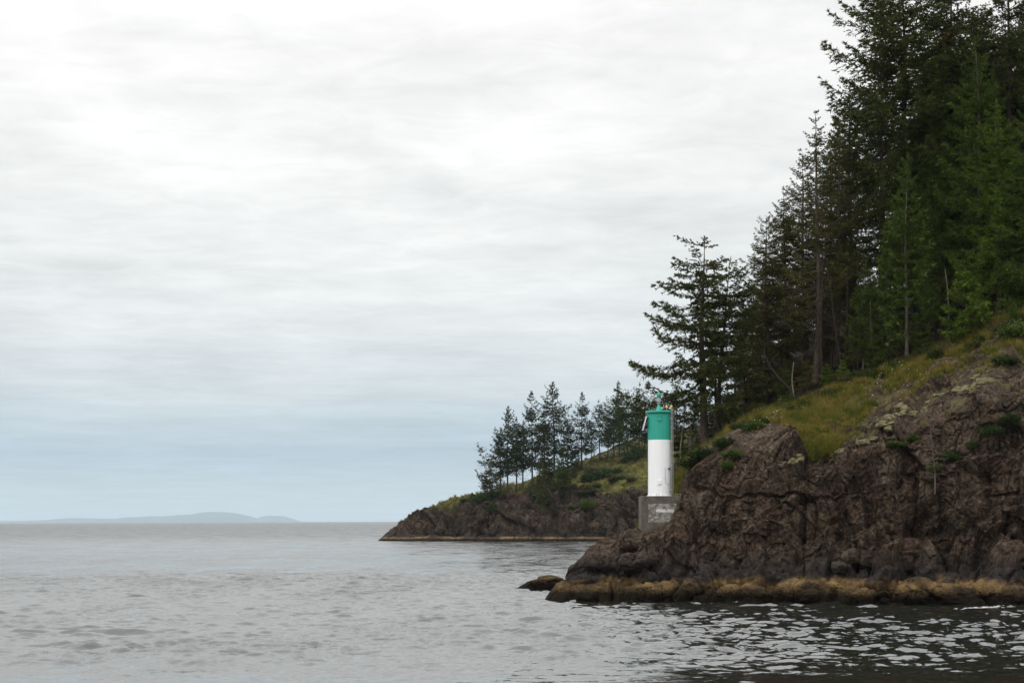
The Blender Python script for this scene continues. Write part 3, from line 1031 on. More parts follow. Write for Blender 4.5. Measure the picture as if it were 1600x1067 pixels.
    # concrete block
    mb = MB()
    W, D = 1.68, 1.68
    mb.box(-W + .02, W + .06, -1.6, 1.6, -4.2, -.004)
    o = mb.build('concrete_base', M['concrete'], t, bevel=.05)
    MB().box(-.64 - .008, -.64 + .008, -1.606, -1.59, -2.9, -.06).build('joint', M['dark'], o)
    for x in (-.35, 1.28, 1.55):
        MB().tube([(x, -1.25, -.02), (x, -1.25, .16), (x + .2, -1.25, .16), (x + .2, -1.25, -.02)], .018, 6).build('lifting_eye', M['galv'], o)


def tower_paint(name, col):
    m = NT(name)
    p = m.N.new('ShaderNodeTexCoord').outputs['Object']
    streak = m.noise(m.mapped(p, scale=(3.5, 3.5, .25)), 1.6, 5, .65)
    spot = m.noise(p, 2.2, 6, .7)
    c = m.mix(m.ramp(streak, [(.5, 0.0), (.8, .35)]), col, tuple(x * .62 for x in col))
    c = m.mix(m.ramp(spot, [(.6, 0.0), (.78, .3)]), c, tuple(x * .72 + .02 for x in col))
    rust = m.noise(m.mapped(p, scale=(5, 5, .35), loc=(3, 1, 0)), 1.4, 5, .7)
    c = m.mix(m.ramp(rust, [(.66, 0.0), (.78, .35)]), c, (.22, .13, .07))
    m.set(Base_Color=c, Roughness=.5)
    m.bump(m.noise(p, 2.5, 3, .5), .25, .03)
    return m.m


def plinth_material():
    m = NT('weathered_concrete')
    p = m.N.new('ShaderNodeTexCoord').outputs['Object']
    n = m.noise(p, 1.6, 7, .7)
    n2 = m.noise(p, 14, 4, .7)
    c = m.ramp(n, [(.3, (.045, .038, .029)), (.55, (.105, .090, .070)), (.75, (.17, .150, .120))])
    c = m.mix(m.ramp(n2, [(.4, .5), (.6, 0.)]), c, (.04, .034, .027))
    # worn white paint left on the face
    sep = m.N.new('ShaderNodeSeparateXYZ')
    m.L.new(p, sep.inputs[0])
    ax = m.math('ABSOLUTE', m.math('SUBTRACT', sep.outputs['X'], .15))
    az = m.math('ABSOLUTE', m.math('ADD', sep.outputs['Z'], 1.45))
    inside = m.math('MULTIPLY', m.math('LESS_THAN', ax, 1.22), m.math('LESS_THAN', az, .8))
    band = m.math('MULTIPLY', m.math('LESS_THAN', m.math('ABSOLUTE', m.math('SUBTRACT', sep.outputs['X'], .35)), .75), m.math('LESS_THAN', m.math('ABSOLUTE', m.math('ADD', sep.outputs['Z'], 1.25)), .13))
    wear = m.noise(m.mapped(p, scale=(1, 1, 1.6)), 2.6, 6, .75)
    c = m.mix(m.math('MULTIPLY', inside, m.ramp(wear, [(.42, .1), (.58, .8)])), c, (.34, .325, .295))
    c = m.mix(m.math('MULTIPLY', band, m.ramp(wear, [(.38, 0.2), (.52, .9)])), c, (.62, .61, .58))
    m.set(Base_Color=c, Roughness=.9)
    m.bump(m.math('ADD', n, m.math('MULTIPLY', n2, .4)), .6, .06)
    return m.m


build_tower()


# ------------------------------------------------------------------ trees
def unit(v):
    return v / (np.linalg.norm(v, axis=-1, keepdims=True) + 1e-9)


def conifer(seed, H, R, cb=0.25, nb=120, asym=0.0, asym_dir=(-1, 0), K=12, step=0.16, bl=0.34, bw=0.115, up=(0.55, -0.25), lean=(0, 0), wob=0.25,
            gap=0.0, shape=0.75, bottom=0.8, tr=None, dead=14, top_flat=0.0, bare=0.0, ns=8, curl=0.25):
    """mesh data of one conifer: trunk, limbs, needle sprays and dead lower branches"""
    r = np.random.default_rng(seed)
    tr = tr or H * 0.0125
    hs = np.linspace(0, 1, 22)
    ph = r.random(4) * 6.28
    def axis(h):
        h = np.asarray(h, float)
        x = lean[0] * h ** 1.4 * H + wob * (np.sin(h * 3.1 + ph[0]) - np.sin(ph[0])) * H / 25 + 0.3 * wob * np.sin(h * 9 + ph[1]) * H / 25
        y = lean[1] * h ** 1.4 * H + wob * (np.sin(h * 2.7 + ph[2]) - np.sin(ph[2])) * H / 25
        return np.stack([x, y, h * H], -1)
    hh = np.concatenate([[-0.05], hs])
    pts = axis(np.maximum(hh, 0))
    pts[0, 2] = -1.5
    rad = tr * np.maximum(1 - hh, 0.02) ** 0.85 * (1 + 0.5 * np.exp(-np.maximum(hh, 0) * 40))
    trunk = tube_np(pts, rad, ns)
    LV, LF, ln = [], [], 0
    DV, DF, dn = [], [], 0
    blades = []
    ad = np.array([asym_dir[0], asym_dir[1], 0.0])
    # whorls with irregular spacing
    hb = np.sort(r.random(nb)) * (1 - cb) + cb
    hb = hb + (np.round(hb * H / 0.9) * 0.9 / H - hb) * 0.55
    az = np.arange(nb) * 2.39996 + r.normal(0, 0.5, nb)
    for i in range(nb):
        x = (hb[i] - cb) / (1 - cb)
        if x > 0.995 or x < 0 or (x > .8 and r.random() < (x - .8) * 3.6):
            continue
        prof = (1 - x) ** shape * (bottom + (1 - bottom) * sstep(0, 0.3, x))
        if top_flat:
            prof = max(prof, top_flat * (1 - x ** 6))
        L_ = R * prof * r.uniform(0.55, 1.12) + 0.18
        d = np.array([math.cos(az[i]), math.sin(az[i]), 0])
        L_ *= 1 + asym * float(d @ ad)
        if r.random() < gap:
            L_ *= r.uniform(0.15, 0.5)
        if L_ < 0.25:
            continue
        e = up[0] * x + up[1] * (1 - x) + r.normal(0, 0.10)
        s = np.linspace(0, 1, 7)
        zc = math.tan(e) * s + curl * (s ** 2.4) * (0.6 + 0.5 * r.random()) - 0.20 * np.sin(s * math.pi) * (1 - x)
        side = np.array([-d[1], d[0], 0]) * r.normal(0, 0.10)
        bp = axis(hb[i]) + L_ * (s[:, None] * d + (s ** 2)[:, None] * side) + np.outer(zc * L_, [0, 0, 1])
        br = (0.012 + 0.011 * L_) * (1 - 0.85 * s)
        v, f = tube_np(bp, br, 3)
        LV.append(v); LF.append(f + ln); ln += len(v)
        if r.random() < bare:
            nt_ = max(4, int(L_ / 0.3))
            tw = r.uniform(0.3, 1, nt_)
            b0 = np.stack([np.interp(tw, s, bp[:, k]) for k in range(3)], -1)
            sg = np.where(np.arange(nt_) % 2, 1, -1)
            dirs = unit(d + sg[:, None] * np.array([-d[1], d[0], 0]) * r.uniform(.5, 1.2, (nt_, 1)) + r.normal(0, .25, (nt_, 3)))
            for k in range(nt_):
                v, f = tube_np(np.stack([b0[k], b0[k] + dirs[k] * .2 * L_, b0[k] + dirs[k] * .34 * L_ + np.array([0, 0, .05])]), np.array([.014, .010, .004]), 3)
                DV.append(v); DF.append(f + dn); dn += len(v)
            continue
        nt_ = max(5, int(L_ / step))
        tw = np.clip(np.linspace(0.16, 1.0, nt_) + r.normal(0, 0.03, nt_), 0.1, 1)
        b0 = np.stack([np.interp(tw, s, bp[:, k]) for k in range(3)], -1)
        sg = np.where(np.arange(nt_) % 2, 1.0, -1.0)
        ang = sg * np.radians(r.uniform(30, 72, nt_))
        ca, sa = np.cos(ang), np.sin(ang)
        td = np.stack([d[0] * ca - d[1] * sa, d[0] * sa + d[1] * ca, r.normal(-0.12, 0.2, nt_) + 0.3 * x], -1)
        td = unit(td)
        lt = np.clip(0.42 * L_ * (1 - tw) ** 0.8 + 0.22 * min(1, .35 + 2 * (1 - x)), 0.16, 1.8) * r.uniform(0.55, 1.2, nt_) * (bl / 0.34) ** 0.35
        q = r.random((nt_, K)) ** 0.8
        pp = b0[:, None] + td[:, None] * (lt[:, None] * q)[..., None]
        pp[..., 2] -= 0.16 * q ** 2 * lt[:, None]
        dr = unit(0.75 * td[:, None] + 0.75 * r.normal(0, 0.6, (nt_, K, 3)) + np.array([0, 0, 0.06]))
        sd = unit(np.cross(dr, r.normal(0, 0.8, (nt_, K, 3)) + np.array([0, 0, 1.2])))
        le = bl * r.uniform(0.6, 1.35, (nt_, K, 1)) * (0.45 + 0.55 * min(1, 2.5 * (1 - x)))
        wi = bw * r.uniform(0.6, 1.3, (nt_, K, 1)) * 0.5
        tri = np.stack([pp - sd * wi, pp + sd * wi, pp + dr * le], 2).reshape(-1, 3, 3)
        blades.append(tri)
    # leader
    nt_ = 26
    hq = r.uniform(0.95, 1.0, nt_)
    p0 = axis(hq)
    dr = unit(r.normal(0, 1, (nt_, 3)) * [1, 1, .4] + [0, 0, .5])
    sd = unit(np.cross(dr, r.normal(0, 1, (nt_, 3))))
    blades.append(np.stack([p0 - sd * bw * .5, p0 + sd * bw * .5, p0 + dr * bl * .6], 1))
    # dead lower branches under the crown
    for i in range(dead):
        h = r.uniform(0.08, max(cb + .1, .15))
        a = r.random() * 6.28
        d = np.array([math.cos(a), math.sin(a), 0])
        L_ = r.uniform(0.4, 1.0) * R * 0.7
        s = np.linspace(0, 1, 6)
        e = r.normal(-0.1, 0.25)
        bp = axis(h) + L_ * np.outer(s, d) + np.outer(L_ * (e * s - 0.12 * s ** 2) + 0.08 * L_ * np.sin(s * 6 + a), [0, 0, 1])
        v, f = tube_np(bp, 0.028 * (1 - 0.8 * s), 3)
        DV.append(v); DF.append(f + dn); dn += len(v)
        for k in range(5):
            t0 = r.uniform(.35, .95)
            b0 = np.array([np.interp(t0, s, bp[:, j]) for j in range(3)])
            dd = unit(d * .6 + r.normal(0, .6, 3))
            v, f = tube_np(np.stack([b0, b0 + dd * .2 * L_, b0 + dd * .38 * L_ + [0, 0, -.04 * L_]]), np.array([.012, .009, .004]), 3)
            DV.append(v); DF.append(f + dn); dn += len(v)
    tri = np.concatenate(blades)
    res = {'trunk': mk_mesh('trunk', *trunk, True),
           'limbs': mk_mesh('limbs', np.concatenate(LV), np.concatenate(LF), True),
           'crown': mk_mesh('crown', tri.reshape(-1, 3), np.arange(len(tri) * 3).reshape(-1, 3)), 'H': H, 'ntri': len(tri)}
    if DV:
        res['dead_branches'] = mk_mesh('dead_branches', np.concatenate(DV), np.concatenate(DF), True)
    return res


TREE_MATS = {'trunk': 'bark', 'limbs': 'bark', 'crown': 'needles', 'dead_branches': 'deadwood'}


def plant(kind, name, loc, H, label, group, color=(0.045, 0.062, 0.020), rz=None, wide=1.0, mats=None, cat='tree', jitter=True):
    """one tree: an Empty at its foot with its own trunk, limbs, crown and dead branches"""
    t = link(name, None)
    t.empty_display_size = 0.4
    t.location = loc
    k = H / kind['H']
    t.scale = (k * wide, k * wide, k)
    t.rotation_euler = (0, 0, random.uniform(0, 6.28) if rz is None else rz)
    tag(t, label, cat, group)
    for part in ('trunk', 'limbs', 'crown', 'dead_branches'):
        if part in kind:
            me = kind[part]
            mt = M[(mats or {}).get(part, TREE_MATS[part])]
            if me.materials and me.materials[0] != mt:
                o = link(part, me, None, t)
                o.material_slots[0].link = 'OBJECT'
                o.material_slots[0].material = mt
            else:
                o = link(part, me, mt, t)
            o.color = (*color, 1)
            if part != 'trunk':
                o['kind'] = 'stuff'
    return t


def near_tree(kind, u, Y, vtop, label, group=None, name='fir_tree', **kw):
    X = (u - 800) / F * Y
    z = ground(NP, X, Y)
    ztop = P(u, vtop, Y)[2]
    return plant(kind, name, (X, Y, z - 0.1), ztop - z, label, group, **kw)


def forest():
    G = {}
    G['flag'] = conifer(1, 19.5, 6.0, 0.16, 150, asym=0.30, K=17, up=(0.20, -0.16), gap=0.32, shape=0.36, bottom=0.9, top_flat=0.34, tr=0.42, dead=12, curl=0.12, bl=0.34)
    G['flag2'] = conifer(2, 18.5, 4.4, 0.36, 100, asym=0.2, asym_dir=(1, 0), K=14, up=(0.45, 0.0), gap=0.2, shape=0.5, lean=(0.10, 0), tr=0.27, dead=10)
    G['tall_a'] = conifer(3, 32, 6.6, 0.16, 200, K=14, gap=0.12, shape=0.72, dead=24)
    G['tall_b'] = conifer(4, 32, 7.4, 0.12, 200, K=14, gap=0.2, shape=0.66, dead=24, lean=(0.01, 0))
    G['tall_c'] = conifer(5, 30, 6.6, 0.30, 170, K=14, gap=0.2, shape=0.6, dead=34, lean=(-0.02, 0))
    G['thin_dry'] = conifer(6, 30, 5.6, 0.18, 190, K=10, gap=0.2, shape=0.8, dead=26, bare=0.33, up=(0.5, -0.12))
    G['young'] = conifer(7, 19, 3.5, 0.10, 140, K=12, gap=0.15, shape=0.85, dead=12, tr=0.17, up=(0.6, -0.1))
    G['bough'] = conifer(8, 30, 7.2, 0.05, 190, K=14, gap=0.08, shape=0.6, dead=8, up=(0.4, -0.32))
    G['cones'] = conifer(9, 36, 6.4, 0.36, 210, K=16, gap=0.05, shape=0.42, bottom=0.6, top_flat=0.9, dead=26, up=(0.55, -0.1))
    G['small'] = conifer(10, 6, 1.9, 0.06, 60, K=12, gap=0.1, shape=0.8, dead=0, tr=0.08, step=0.13)
    G['scrub'] = conifer(12, 6, 2.3, 0.25, 40, K=8, gap=0.2, shape=0.5, dead=16, tr=0.07, step=0.15)
    dk = (0.042, 0.050, 0.014)
    ol = (0.058, 0.056, 0.016)
    gr = (0.052, 0.077, 0.014)
    br = (0.075, 0.112, 0.015)
    g1 = 'fir trees along the forest edge'
    near_tree(G['flag'], 1101, 164, 375, 'wind-shaped fir with wide flat boughs reaching left, right behind the light tower', g1, rz=0, color=dk)
    near_tree(G['flag2'], 1122, 166.5, 400, 'fir leaning right with bare mid trunk, beside the flat-boughed fir', g1, rz=0, color=dk)
    near_tree(G['tall_c'], 1163, 176, 470, 'shorter dark fir between the leaning fir and the forest skyline', g1, color=ol, wide=1.0)
    near_tree(G['tall_b'], 1205, 172, 335, 'dense olive fir forming the lowest step of the forest skyline', g1, color=ol, wide=1.15)
    near_tree(G['tall_a'], 1232, 175, 290, 'olive fir in the skyline, between the lowest step and the drying fir', g1, color=ol)
    near_tree(G['tall_b'], 1258, 178, 245, 'fir filling the skyline just left of the half-dry reddish fir', g1, color=ol)
    near_tree(G['tall_a'], 1296, 180, 215, 'fir filling the skyline between the half-dry fir and the sparse one', g1, color=dk)
    near_tree(G['thin_dry'], 1276, 168, 170, 'half-dry reddish fir with sparse needles and spiky tip standing out on the skyline', g1, color=ol, mats={'crown': 'needles_dry', 'limbs': 'deadwood'})
    near_tree(G['thin_dry'], 1308, 171, 176, 'sparse fir just right of the half-dry skyline fir', g1, color=ol, rz=2.0, mats={'crown': 'needles_dry'})
    near_tree(G['tall_b'], 1338, 178, 120, 'tall sparse fir left of the cone-laden fir', g1, color=dk)
    near_tree(G['tall_c'], 1376, 173, 60, 'tall fir with slim dark trunk under the cone-laden crown', g1, color=dk)
    near_tree(G['cones'], 1402, 176, -50, 'tallest round-topped fir speckled with orange-brown cones', g1, color=(0.052, 0.062, 0.018), mats={'crown': 'needles_cones'}, wide=1.3)
    near_tree(G['young'], 1418, 162, 235, 'young fir with slim pale straight trunk before the forest', g1, color=gr, mats={'trunk': 'bark_pale'}, wide=1.0)
    near_tree(G['young'], 1392, 163.5, 330, 'smaller slim young fir left of the pale-trunked young fir', g1, color=gr, wide=0.85)
    near_tree(G['young'], 1350, 164, 405, 'bushy young fir at the forest edge above the daisies', g1, color=gr, wide=1.2)
    near_tree(G['tall_a'], 1463, 172, 40, 'green fir right of the cone-laden fir', g1, color=gr)
    near_tree(G['tall_c'], 1492, 176, -70, 'very tall fir with bare upper trunk, top cut by the picture edge', g1, color=dk)
    near_tree(G['tall_a'], 1531, 166, 52, 'narrow green fir with pale trunk, its tip just inside the picture top', g1, color=gr, mats={'trunk': 'bark_pale'})
    near_tree(G['bough'], 1562, 163, 150, 'fir with bright green drooping boughs above the right cliff', g1, color=br, wide=1.0)
    near_tree(G['bough'], 1470, 169, 230, 'broad green fir behind the pale-trunked young fir', g1, color=gr, wide=0.75)
    near_tree(G['tall_b'], 1578, 172, -90, 'very tall dark fir at the top right corner', g1, color=dk)
    near_tree(G['bough'], 1618, 160, 120, 'dark green boughs of a fir cut by the right picture edge', g1, color=gr)
    near_tree(G['tall_a'], 1668, 165, -60, 'fir past the right picture edge, only outer boughs in view', g1, color=dk)
    # forest filling behind
    sky_u = [1140, 1165, 1195, 1230, 1262, 1300, 1325, 1345, 1400, 1460, 1500, 1800]
    sky_v = [500, 430, 370, 320, 320, 340, 330, 320, 260, 60, -40, -80]
    r = random.Random(4)
    fills = [(1150, 184), (1178, 180), (1190, 190), (1222, 184), (1250, 192), (1262, 181), (1290, 183), (1306, 188), (1322, 184), (1345, 190), (1360, 182), (1388, 196),
             (1412, 186), (1432, 180), (1440, 196), (1455, 188), (1476, 182), (1500, 190), (1512, 180), (1528, 186), (1545, 178), (1552, 194), (1572, 184), (1590, 178),
             (1600, 190), (1622, 182), (1640, 174), (1660, 190), (1690, 178), (1720, 170), (1200, 204), (1330, 206), (1420, 208), (1480, 206), (1540, 206), (1610, 206)]
    for i, (u, Y) in enumerate(fills):
        v = np.interp(u, sky_u, sky_v) + r.uniform(25, 150)
        near_tree(G[r.choice(['tall_a', 'tall_b', 'tall_b', 'tall_c'])], u, Y, v, 'dark fir standing deep in the forest behind the front row', 'firs filling the forest behind the front row',
                  color=r.choice([dk, ol, gr, dk]), wide=r.uniform(0.85, 1.1))
    # young growth at the forest edge
    smalls = [(1292, 165, 566, br, 'bright green sapling with spreading boughs at the forest edge, left of the dead pale branches'),
              (1318, 163.5, 560, br, 'bright green low sapling above the white daisies'),
              (1370, 162.5, 520, gr, 'sapling between the two slim young firs and the daisies'),
              (1440, 161.5, 500, gr, 'sapling at the foot of the pale-trunked young fir'),
              (1510, 159, 420, br, 'bright sapling under the drooping boughs of the right-hand fir'),
              (1585, 156, 470, gr, 'dark green sapling on the bank at the right picture edge'),
              (1228, 167, 575, gr, 'sapling in the shade behind the rounded rock dome'),
              (1182, 168, 590, dk, 'dark sapling behind the rock dome, nearest the flat-boughed fir'),
              (1142, 166, 610, gr, 'sapling beside the foot of the flat-boughed fir'),
              (1072, 158, 690, gr, 'low sapling in the hollow just right of the tower ladder'),
              (1090, 161, 676, dk, 'dark sapling left of the flat-boughed fir trunk'),
              (1062, 170, 662, dk, 'dark sapling behind the tower ladder'),
              (1112, 169, 650, dk, 'dark sapling behind the trunk of the flat-boughed fir'),
              (1082, 176, 655, gr, 'sapling farthest back in the gap right of the tower')]
    for u, Y, v, c, lb in smalls:
        near_tree(G['small'], u, Y, v, lb, 'saplings at the forest edge', 'sapling', color=c, wide=1.15)
    for u, Y, v, lb in [(1170, 167, 560, 'twiggy half-bare sapling left of the dark leaning snag'), (1200, 170, 540, 'twiggy half-bare sapling behind the dark leaning snag'),
                        (1262, 165, 560, 'twiggy half-bare sapling right of the dark leaning snag'), (1335, 166, 520, 'twiggy half-bare sapling among the bare trunks'),
                        (1400, 162.5, 510, 'twiggy half-bare sapling under the slim young firs'), (1150, 171, 560, 'twiggy half-bare sapling right of the leaning fir')]:
        near_tree(G['scrub'], u, Y, v, lb, 'half-bare saplings in the shade', 'sapling', color=ol, mats={'crown': 'needles_dry'}, wide=1.2)
    # bare thin trunks inside the forest
    r = random.Random(8)
    def pole(u, v0, v1, Y, rad, label, lean=0.0, mat='bark_pale', name='bare_tree', twigs=6):
        X = (u - 800) / F * Y
        z = ground(NP, X, Y)
        ztop = P(u, v1, Y)[2]
        H = ztop - z
        t = link(name, None)
        t.location = (X, Y, z)
        t.empty_display_size = 0.2
        tag(t, label, 'bare tree', 'bare thin trees at the forest edge')
        s = np.linspace(-0.08, 1, 12)
        pts = np.stack([lean * H * np.maximum(s, 0) ** 1.3 + 0.10 * np.sin(s * 5 + u), 0.1 * np.cos(s * 4 + u), s * H], -1)
        v, f = tube_np(pts, rad * (1 - 0.6 * np.maximum(s, 0)), 7)
        link('trunk', mk_mesh('trunk', v, f, True), M[mat], t)
        for k in range(twigs):
            h = r.uniform(.35, .95)
            b0 = np.array([np.interp(h, s, pts[:, j]) for j in range(3)])
            a = r.uniform(0, 6.28)
            d = np.array([math.cos(a), .5 * math.sin(a), r.uniform(-.2, .4)])
            l_ = r.uniform(.4, 1.3)
            v, f = tube_np(np.stack([b0, b0 + d * l_ * .5 + [0, 0, .05], b0 + d * l_]), np.array([.022, .015, .006]), 4)
            link('branch', mk_mesh('branch', v, f, True), M['deadwood'], t)
        return t
    pole(1240, 620, 565, 163, .10, 'pale straight stub of a trunk left of the bare trunks')
    pole(1285, 600, 400, 166, .20, 'leftmost dark bare trunk in the open forest edge', mat='bark_dark')
    pole(1300, 600, 450, 168, .15, 'slim dark bare trunk between the leftmost and the tilted one', mat='bark_dark')
    pole(1316, 590, 400, 166, .17, 'tilted bare trunk in the open forest edge', lean=-0.14, mat='bark_dark')
    pole(1324, 590, 420, 167, .22, 'stout brown bare trunk right of the tilted one', mat='bark_dark')
    pole(1366, 560, 470, 163, .09, 'pale thin crooked trunk below the bushy young fir', lean=-0.06)
    pole(1342, 560, 490, 166, .07, 'thin grey trunk below the bushy young fir, left of the crooked one')
    pole(1487, 520, 420, 160, .09, 'thin crooked trunk under the drooping green boughs', lean=-0.08)
    pole(1065, 720, 668, 163, .10, 'pale bare post-like trunk right beside the tower ladder', twigs=1)
    pole(1079, 712, 660, 165, .09, 'second pale bare trunk right of the tower ladder', twigs=2)
    pole(1086, 712, 690, 164, .07, 'short pale broken trunk right of the tower ladder', twigs=1)
    pole(1120, 700, 560, 169, .2, 'dark trunk standing behind the flat-boughed fir', mat='bark_dark')
    pole(1168, 660, 560, 168, .10, 'thin dark trunk behind the rock dome, nearest the daisies', mat='bark_dark', lean=-.08)
    pole(1183, 655, 580, 170, .09, 'thin dark trunk behind the rock dome, second from the daisies', mat='bark_dark')

    # dark dead snag bending to the left over the turf
    X, Y = (1238 - 800) / F * 160, 160.0
    t = link('dead_tree', None)
    t.location = (X, Y, ground(NP, X, Y))
    tag(t, 'dark dead trunk bent over to the left above the turf', 'dead tree')
    pts = np.array([[0, 0, -.5], [0, 0, .8], [-.25, 0, 1.5], [-1.2, .1, 2.4], [-2.0, .2, 3.5], [-2.5, .2, 4.6], [-2.6, .3, 5.6]])
    v, f = tube_np(pts, np.array([.17, .16, .16, .14, .11, .08, .03]), 8)
    link('trunk', mk_mesh('trunk', v, f, True), M['bark_dark'], t)
    for b0, e in (((-1.9, .2, 3.3), (-4.2, -.2, 2.9)), ((-1.2, .1, 2.4), (-3.0, .3, 2.0)), ((-2.3, .2, 4.2), (-3.8, 0, 4.9)), ((-2.1, .2, 3.8), (-.6, .4, 5.0))):
        b0, e = np.array(b0), np.array(e)
        md = (b0 + e) / 2 + [0, 0, .25]
        v, f = tube_np(np.stack([b0, md, e]), np.array([.06, .045, .015]), 5)
        link('branch', mk_mesh('branch', v, f, True), M['bark_dark'], t)

    # bare sapling rooted on the cliff face
    p, n = surf(1462, 772, tol=6)
    t = link('dead_sapling', None)
    t.location = p
    tag(t, 'bare grey sapling rooted on the rock face of the cliff', 'dead tree')
    s = np.linspace(0, 1, 14)
    pts = np.stack([-.45 * s + .08 * np.sin(s * 7), -.5 * np.sin(s * 1.5), -0.2 + 7.0 * s], -1)
    v, f = tube_np(pts, .075 * (1 - .75 * s), 6)
    link('trunk', mk_mesh('trunk', v, f, True), M['deadwood'], t)
    for k in range(64):
        h = r.uniform(.12, .98)
        b0 = np.array([np.interp(h, s, pts[:, j]) for j in range(3)])
        a = r.uniform(0, 6.28)
        d = np.array([math.cos(a), .6 * math.sin(a), r.uniform(-.35, .25)])
        l_ = r.uniform(.5, 1.7) * (1.15 - h * .75)
        v, f = tube_np(np.stack([b0, b0 + d * l_ * .5 + [0, 0, .06], b0 + d * l_]), np.array([.036, .028, .016]), 3)
        link('branch', mk_mesh('branch', v, f, True), M['deadwood'], t)
    return G


GT = forest()


# ------------------------------------------------------------------ shrubs
def bush_mesh(seed, n=2600, leaf=0.16):
    r = np.random.default_rng(seed)
    cl = unit(r.normal(0, 1, (26, 3))) * r.uniform(.3, .95, (26, 1))
    cl[:, 2] = np.abs(cl[:, 2]) * .8
    k = r.integers(0, 26, n)
    p = cl[k] + r.normal(0, .16, (n, 3))
    d = unit(r.normal(0, 1, (n, 3)) + unit(cl[k]) * .6 + [0, 0, .3])
    s = unit(np.cross(d, r.normal(0, 1, (n, 3))))
    le = leaf * r.uniform(.6, 1.3, (n, 1))
    tri = np.stack([p - s * le * .3, p + s * le * .3, p + d * le], 1)
    fo = mk_mesh('foliage', tri.reshape(-1, 3), np.arange(n * 3).reshape(-1, 3))
    V, Fs, c = [], [], 0
    for i in range(9):
        e = cl[i * 2]
        v, f = tube_np(np.stack([np.array([0, 0, -.2]), e * .5 + [0, 0, .05], e]), np.array([.04, .028, .01]), 4)
        V.append(v); Fs.append(f + c); c += len(v)
    return fo, mk_mesh('stems', np.concatenate(V), np.concatenate(Fs), True)


BUSH = [bush_mesh(i) for i in (1, 2, 3)]


def shrub(p, sx, sz, label, color, group, i):
    t = link('shrub', None)
    t.location = p
    t.scale = (sx, sx * .9, sz)
    t.rotation_euler = (0, 0, i * 1.3)
    tag(t, label, 'shrub', group)
    fo, st = BUSH[i % 3]
    a = link('foliage', fo, M['leaves'], t)
    a.color = (*color, 1)
    link('stems', st, M['deadwood'], t)


def shrubs():
    g = 'shrubs on the near headland'
    dg, mg = (0.022, 0.036, 0.010), (0.040, 0.058, 0.012)
    for i, (u, v, sx, sz, c, lb) in enumerate([
        (1078, 722, 1.3, .9, dg, 'dark shrub in the hollow between tower and rock dome'),
        (1098, 706, 1.5, .9, dg, 'dark shrub at the foot of the flat-boughed fir'),
        (1148, 705, .9, .6, mg, 'green leafy patch in the cleft of the rock dome'),
        (1140, 724, .7, .5, mg, 'small green patch low in the cleft of the rock dome'),
        (1395, 692, .9, .5, mg, 'low green shrub on the cliff edge left of the bare sapling'),
        (1430, 680, .6, .5, mg, 'small green shrub just left of the bare sapling'),
        (1482, 716, 1.0, .7, dg, 'green shrub on the ledge right of the bare sapling'),
        (1462, 728, .6, .5, mg, 'small bright shrub at the ledge end near the bare sapling'),
        (1545, 672, 1.2, .8, dg, 'dark shrub on the right cliff face, below the moss cushions'),
        (1575, 660, 1.2, .8, dg, 'dark shrub on the right cliff face nearest the picture edge'),
        (1520, 690, .6, .5, dg, 'small dark shrub on the cliff between ledge and picture edge'),
        (1580, 520, 1.8, 1.5, mg, 'leafy green shrub at the right picture edge above the turf'),
        (1570, 560, 1.2, .8, dg, 'low shrub beside the uppermost moss cushions'),
        (1255, 590, 1.4, 1.0, dg, 'shrub in the shade behind the bent dead trunk'),
        (1345, 585, 1.3, .9, dg, 'shrub at the forest edge behind the daisies'),
        (1190, 655, .7, .6, dg, 'shrub behind the left shoulder of the rock dome'),
        (1128, 690, 1.2, .9, dg, 'shrub in the shade right of the flat-boughed fir')]):
        p, n = surf(u, v, tol=6)
        shrub(p - np.array([0, 0, .1]), sx, sz, lb, c, g, i)
    rr = random.Random(12)
    for j, u in enumerate(range(1160, 1620, 17)):
        v = np.interp(u, [1160, 1215, 1300, 1400, 1500, 1620], [662, 645, 612, 572, 535, 486]) + rr.uniform(-10, 6)
        p, n = surf(u + rr.uniform(-6, 6), v, tol=6)
        shrub(p - np.array([0, 0, .15]), rr.uniform(.7, 1.5), rr.uniform(.6, 1.2), 'low dark undergrowth shrub in the shade along the forest edge', rr.choice([(0.026, 0.036, 0.011), (0.045, 0.040, 0.016), (0.032, 0.052, 0.013)]), 'undergrowth along the forest edge', j)
    g = 'shrubs on the far point'
    for j in range(26):
        u = rr.uniform(850, 1000)
        v = np.interp(u, [850, 1000], [757, 712]) + rr.uniform(-4, 34)
        p, n = surf(u, v, True, tol=4)
        shrub(p, rr.uniform(1.4, 3.2), rr.uniform(.9, 2.0), 'low scrub bush on the grass slope of the far point', rr.choice([(0.030, 0.034, 0.012), (0.045, 0.036, 0.016), (0.032, 0.046, 0.012)]), 'scrub on the far slope', j)
    for i, (u, v, sx, sz, c, lb) in enumerate([
        (749, 778, 3.2, 2.6, dg, 'dark shrub at the left end of the far row of trees'),
        (767, 794, 2.4, 2.6, dg, 'dark shrub on the far cliff below the left trees'),
        (839, 775, 3.2, 4.2, dg, 'tall dark shrub in the cleft of the far cliff'),
        (917, 788, 3.4, 2.8, mg, 'green shrub on the far cliff edge under the grass slope'),
        (895, 790, 1.8, 1.6, mg, 'small green shrub on the far cliff left of the grass slope'),
        (930, 745, 5.0, 3.0, dg, 'wide low shrub on the far grass slope'),
        (950, 738, 4.0, 2.6, dg, 'wide low shrub on the far grass slope, nearer the tower'),
        (990, 712, 4.5, 4.0, dg, 'round dark shrub on the far slope left of the tower'),
        (760, 772, 2.0, 1.6, dg, 'low shrub under the leaning bare tree on the far point'),
        (720, 782, 2.0, 1.0, mg, 'low green shrub on the grassy tip of the far point'),
        (775, 771, 2.6, 2.0, dg, 'shrub between the first trunks of the far point')]):
        p, n = surf(u, v, True, tol=4)
        shrub(p, sx, sz, lb, c, g, i)


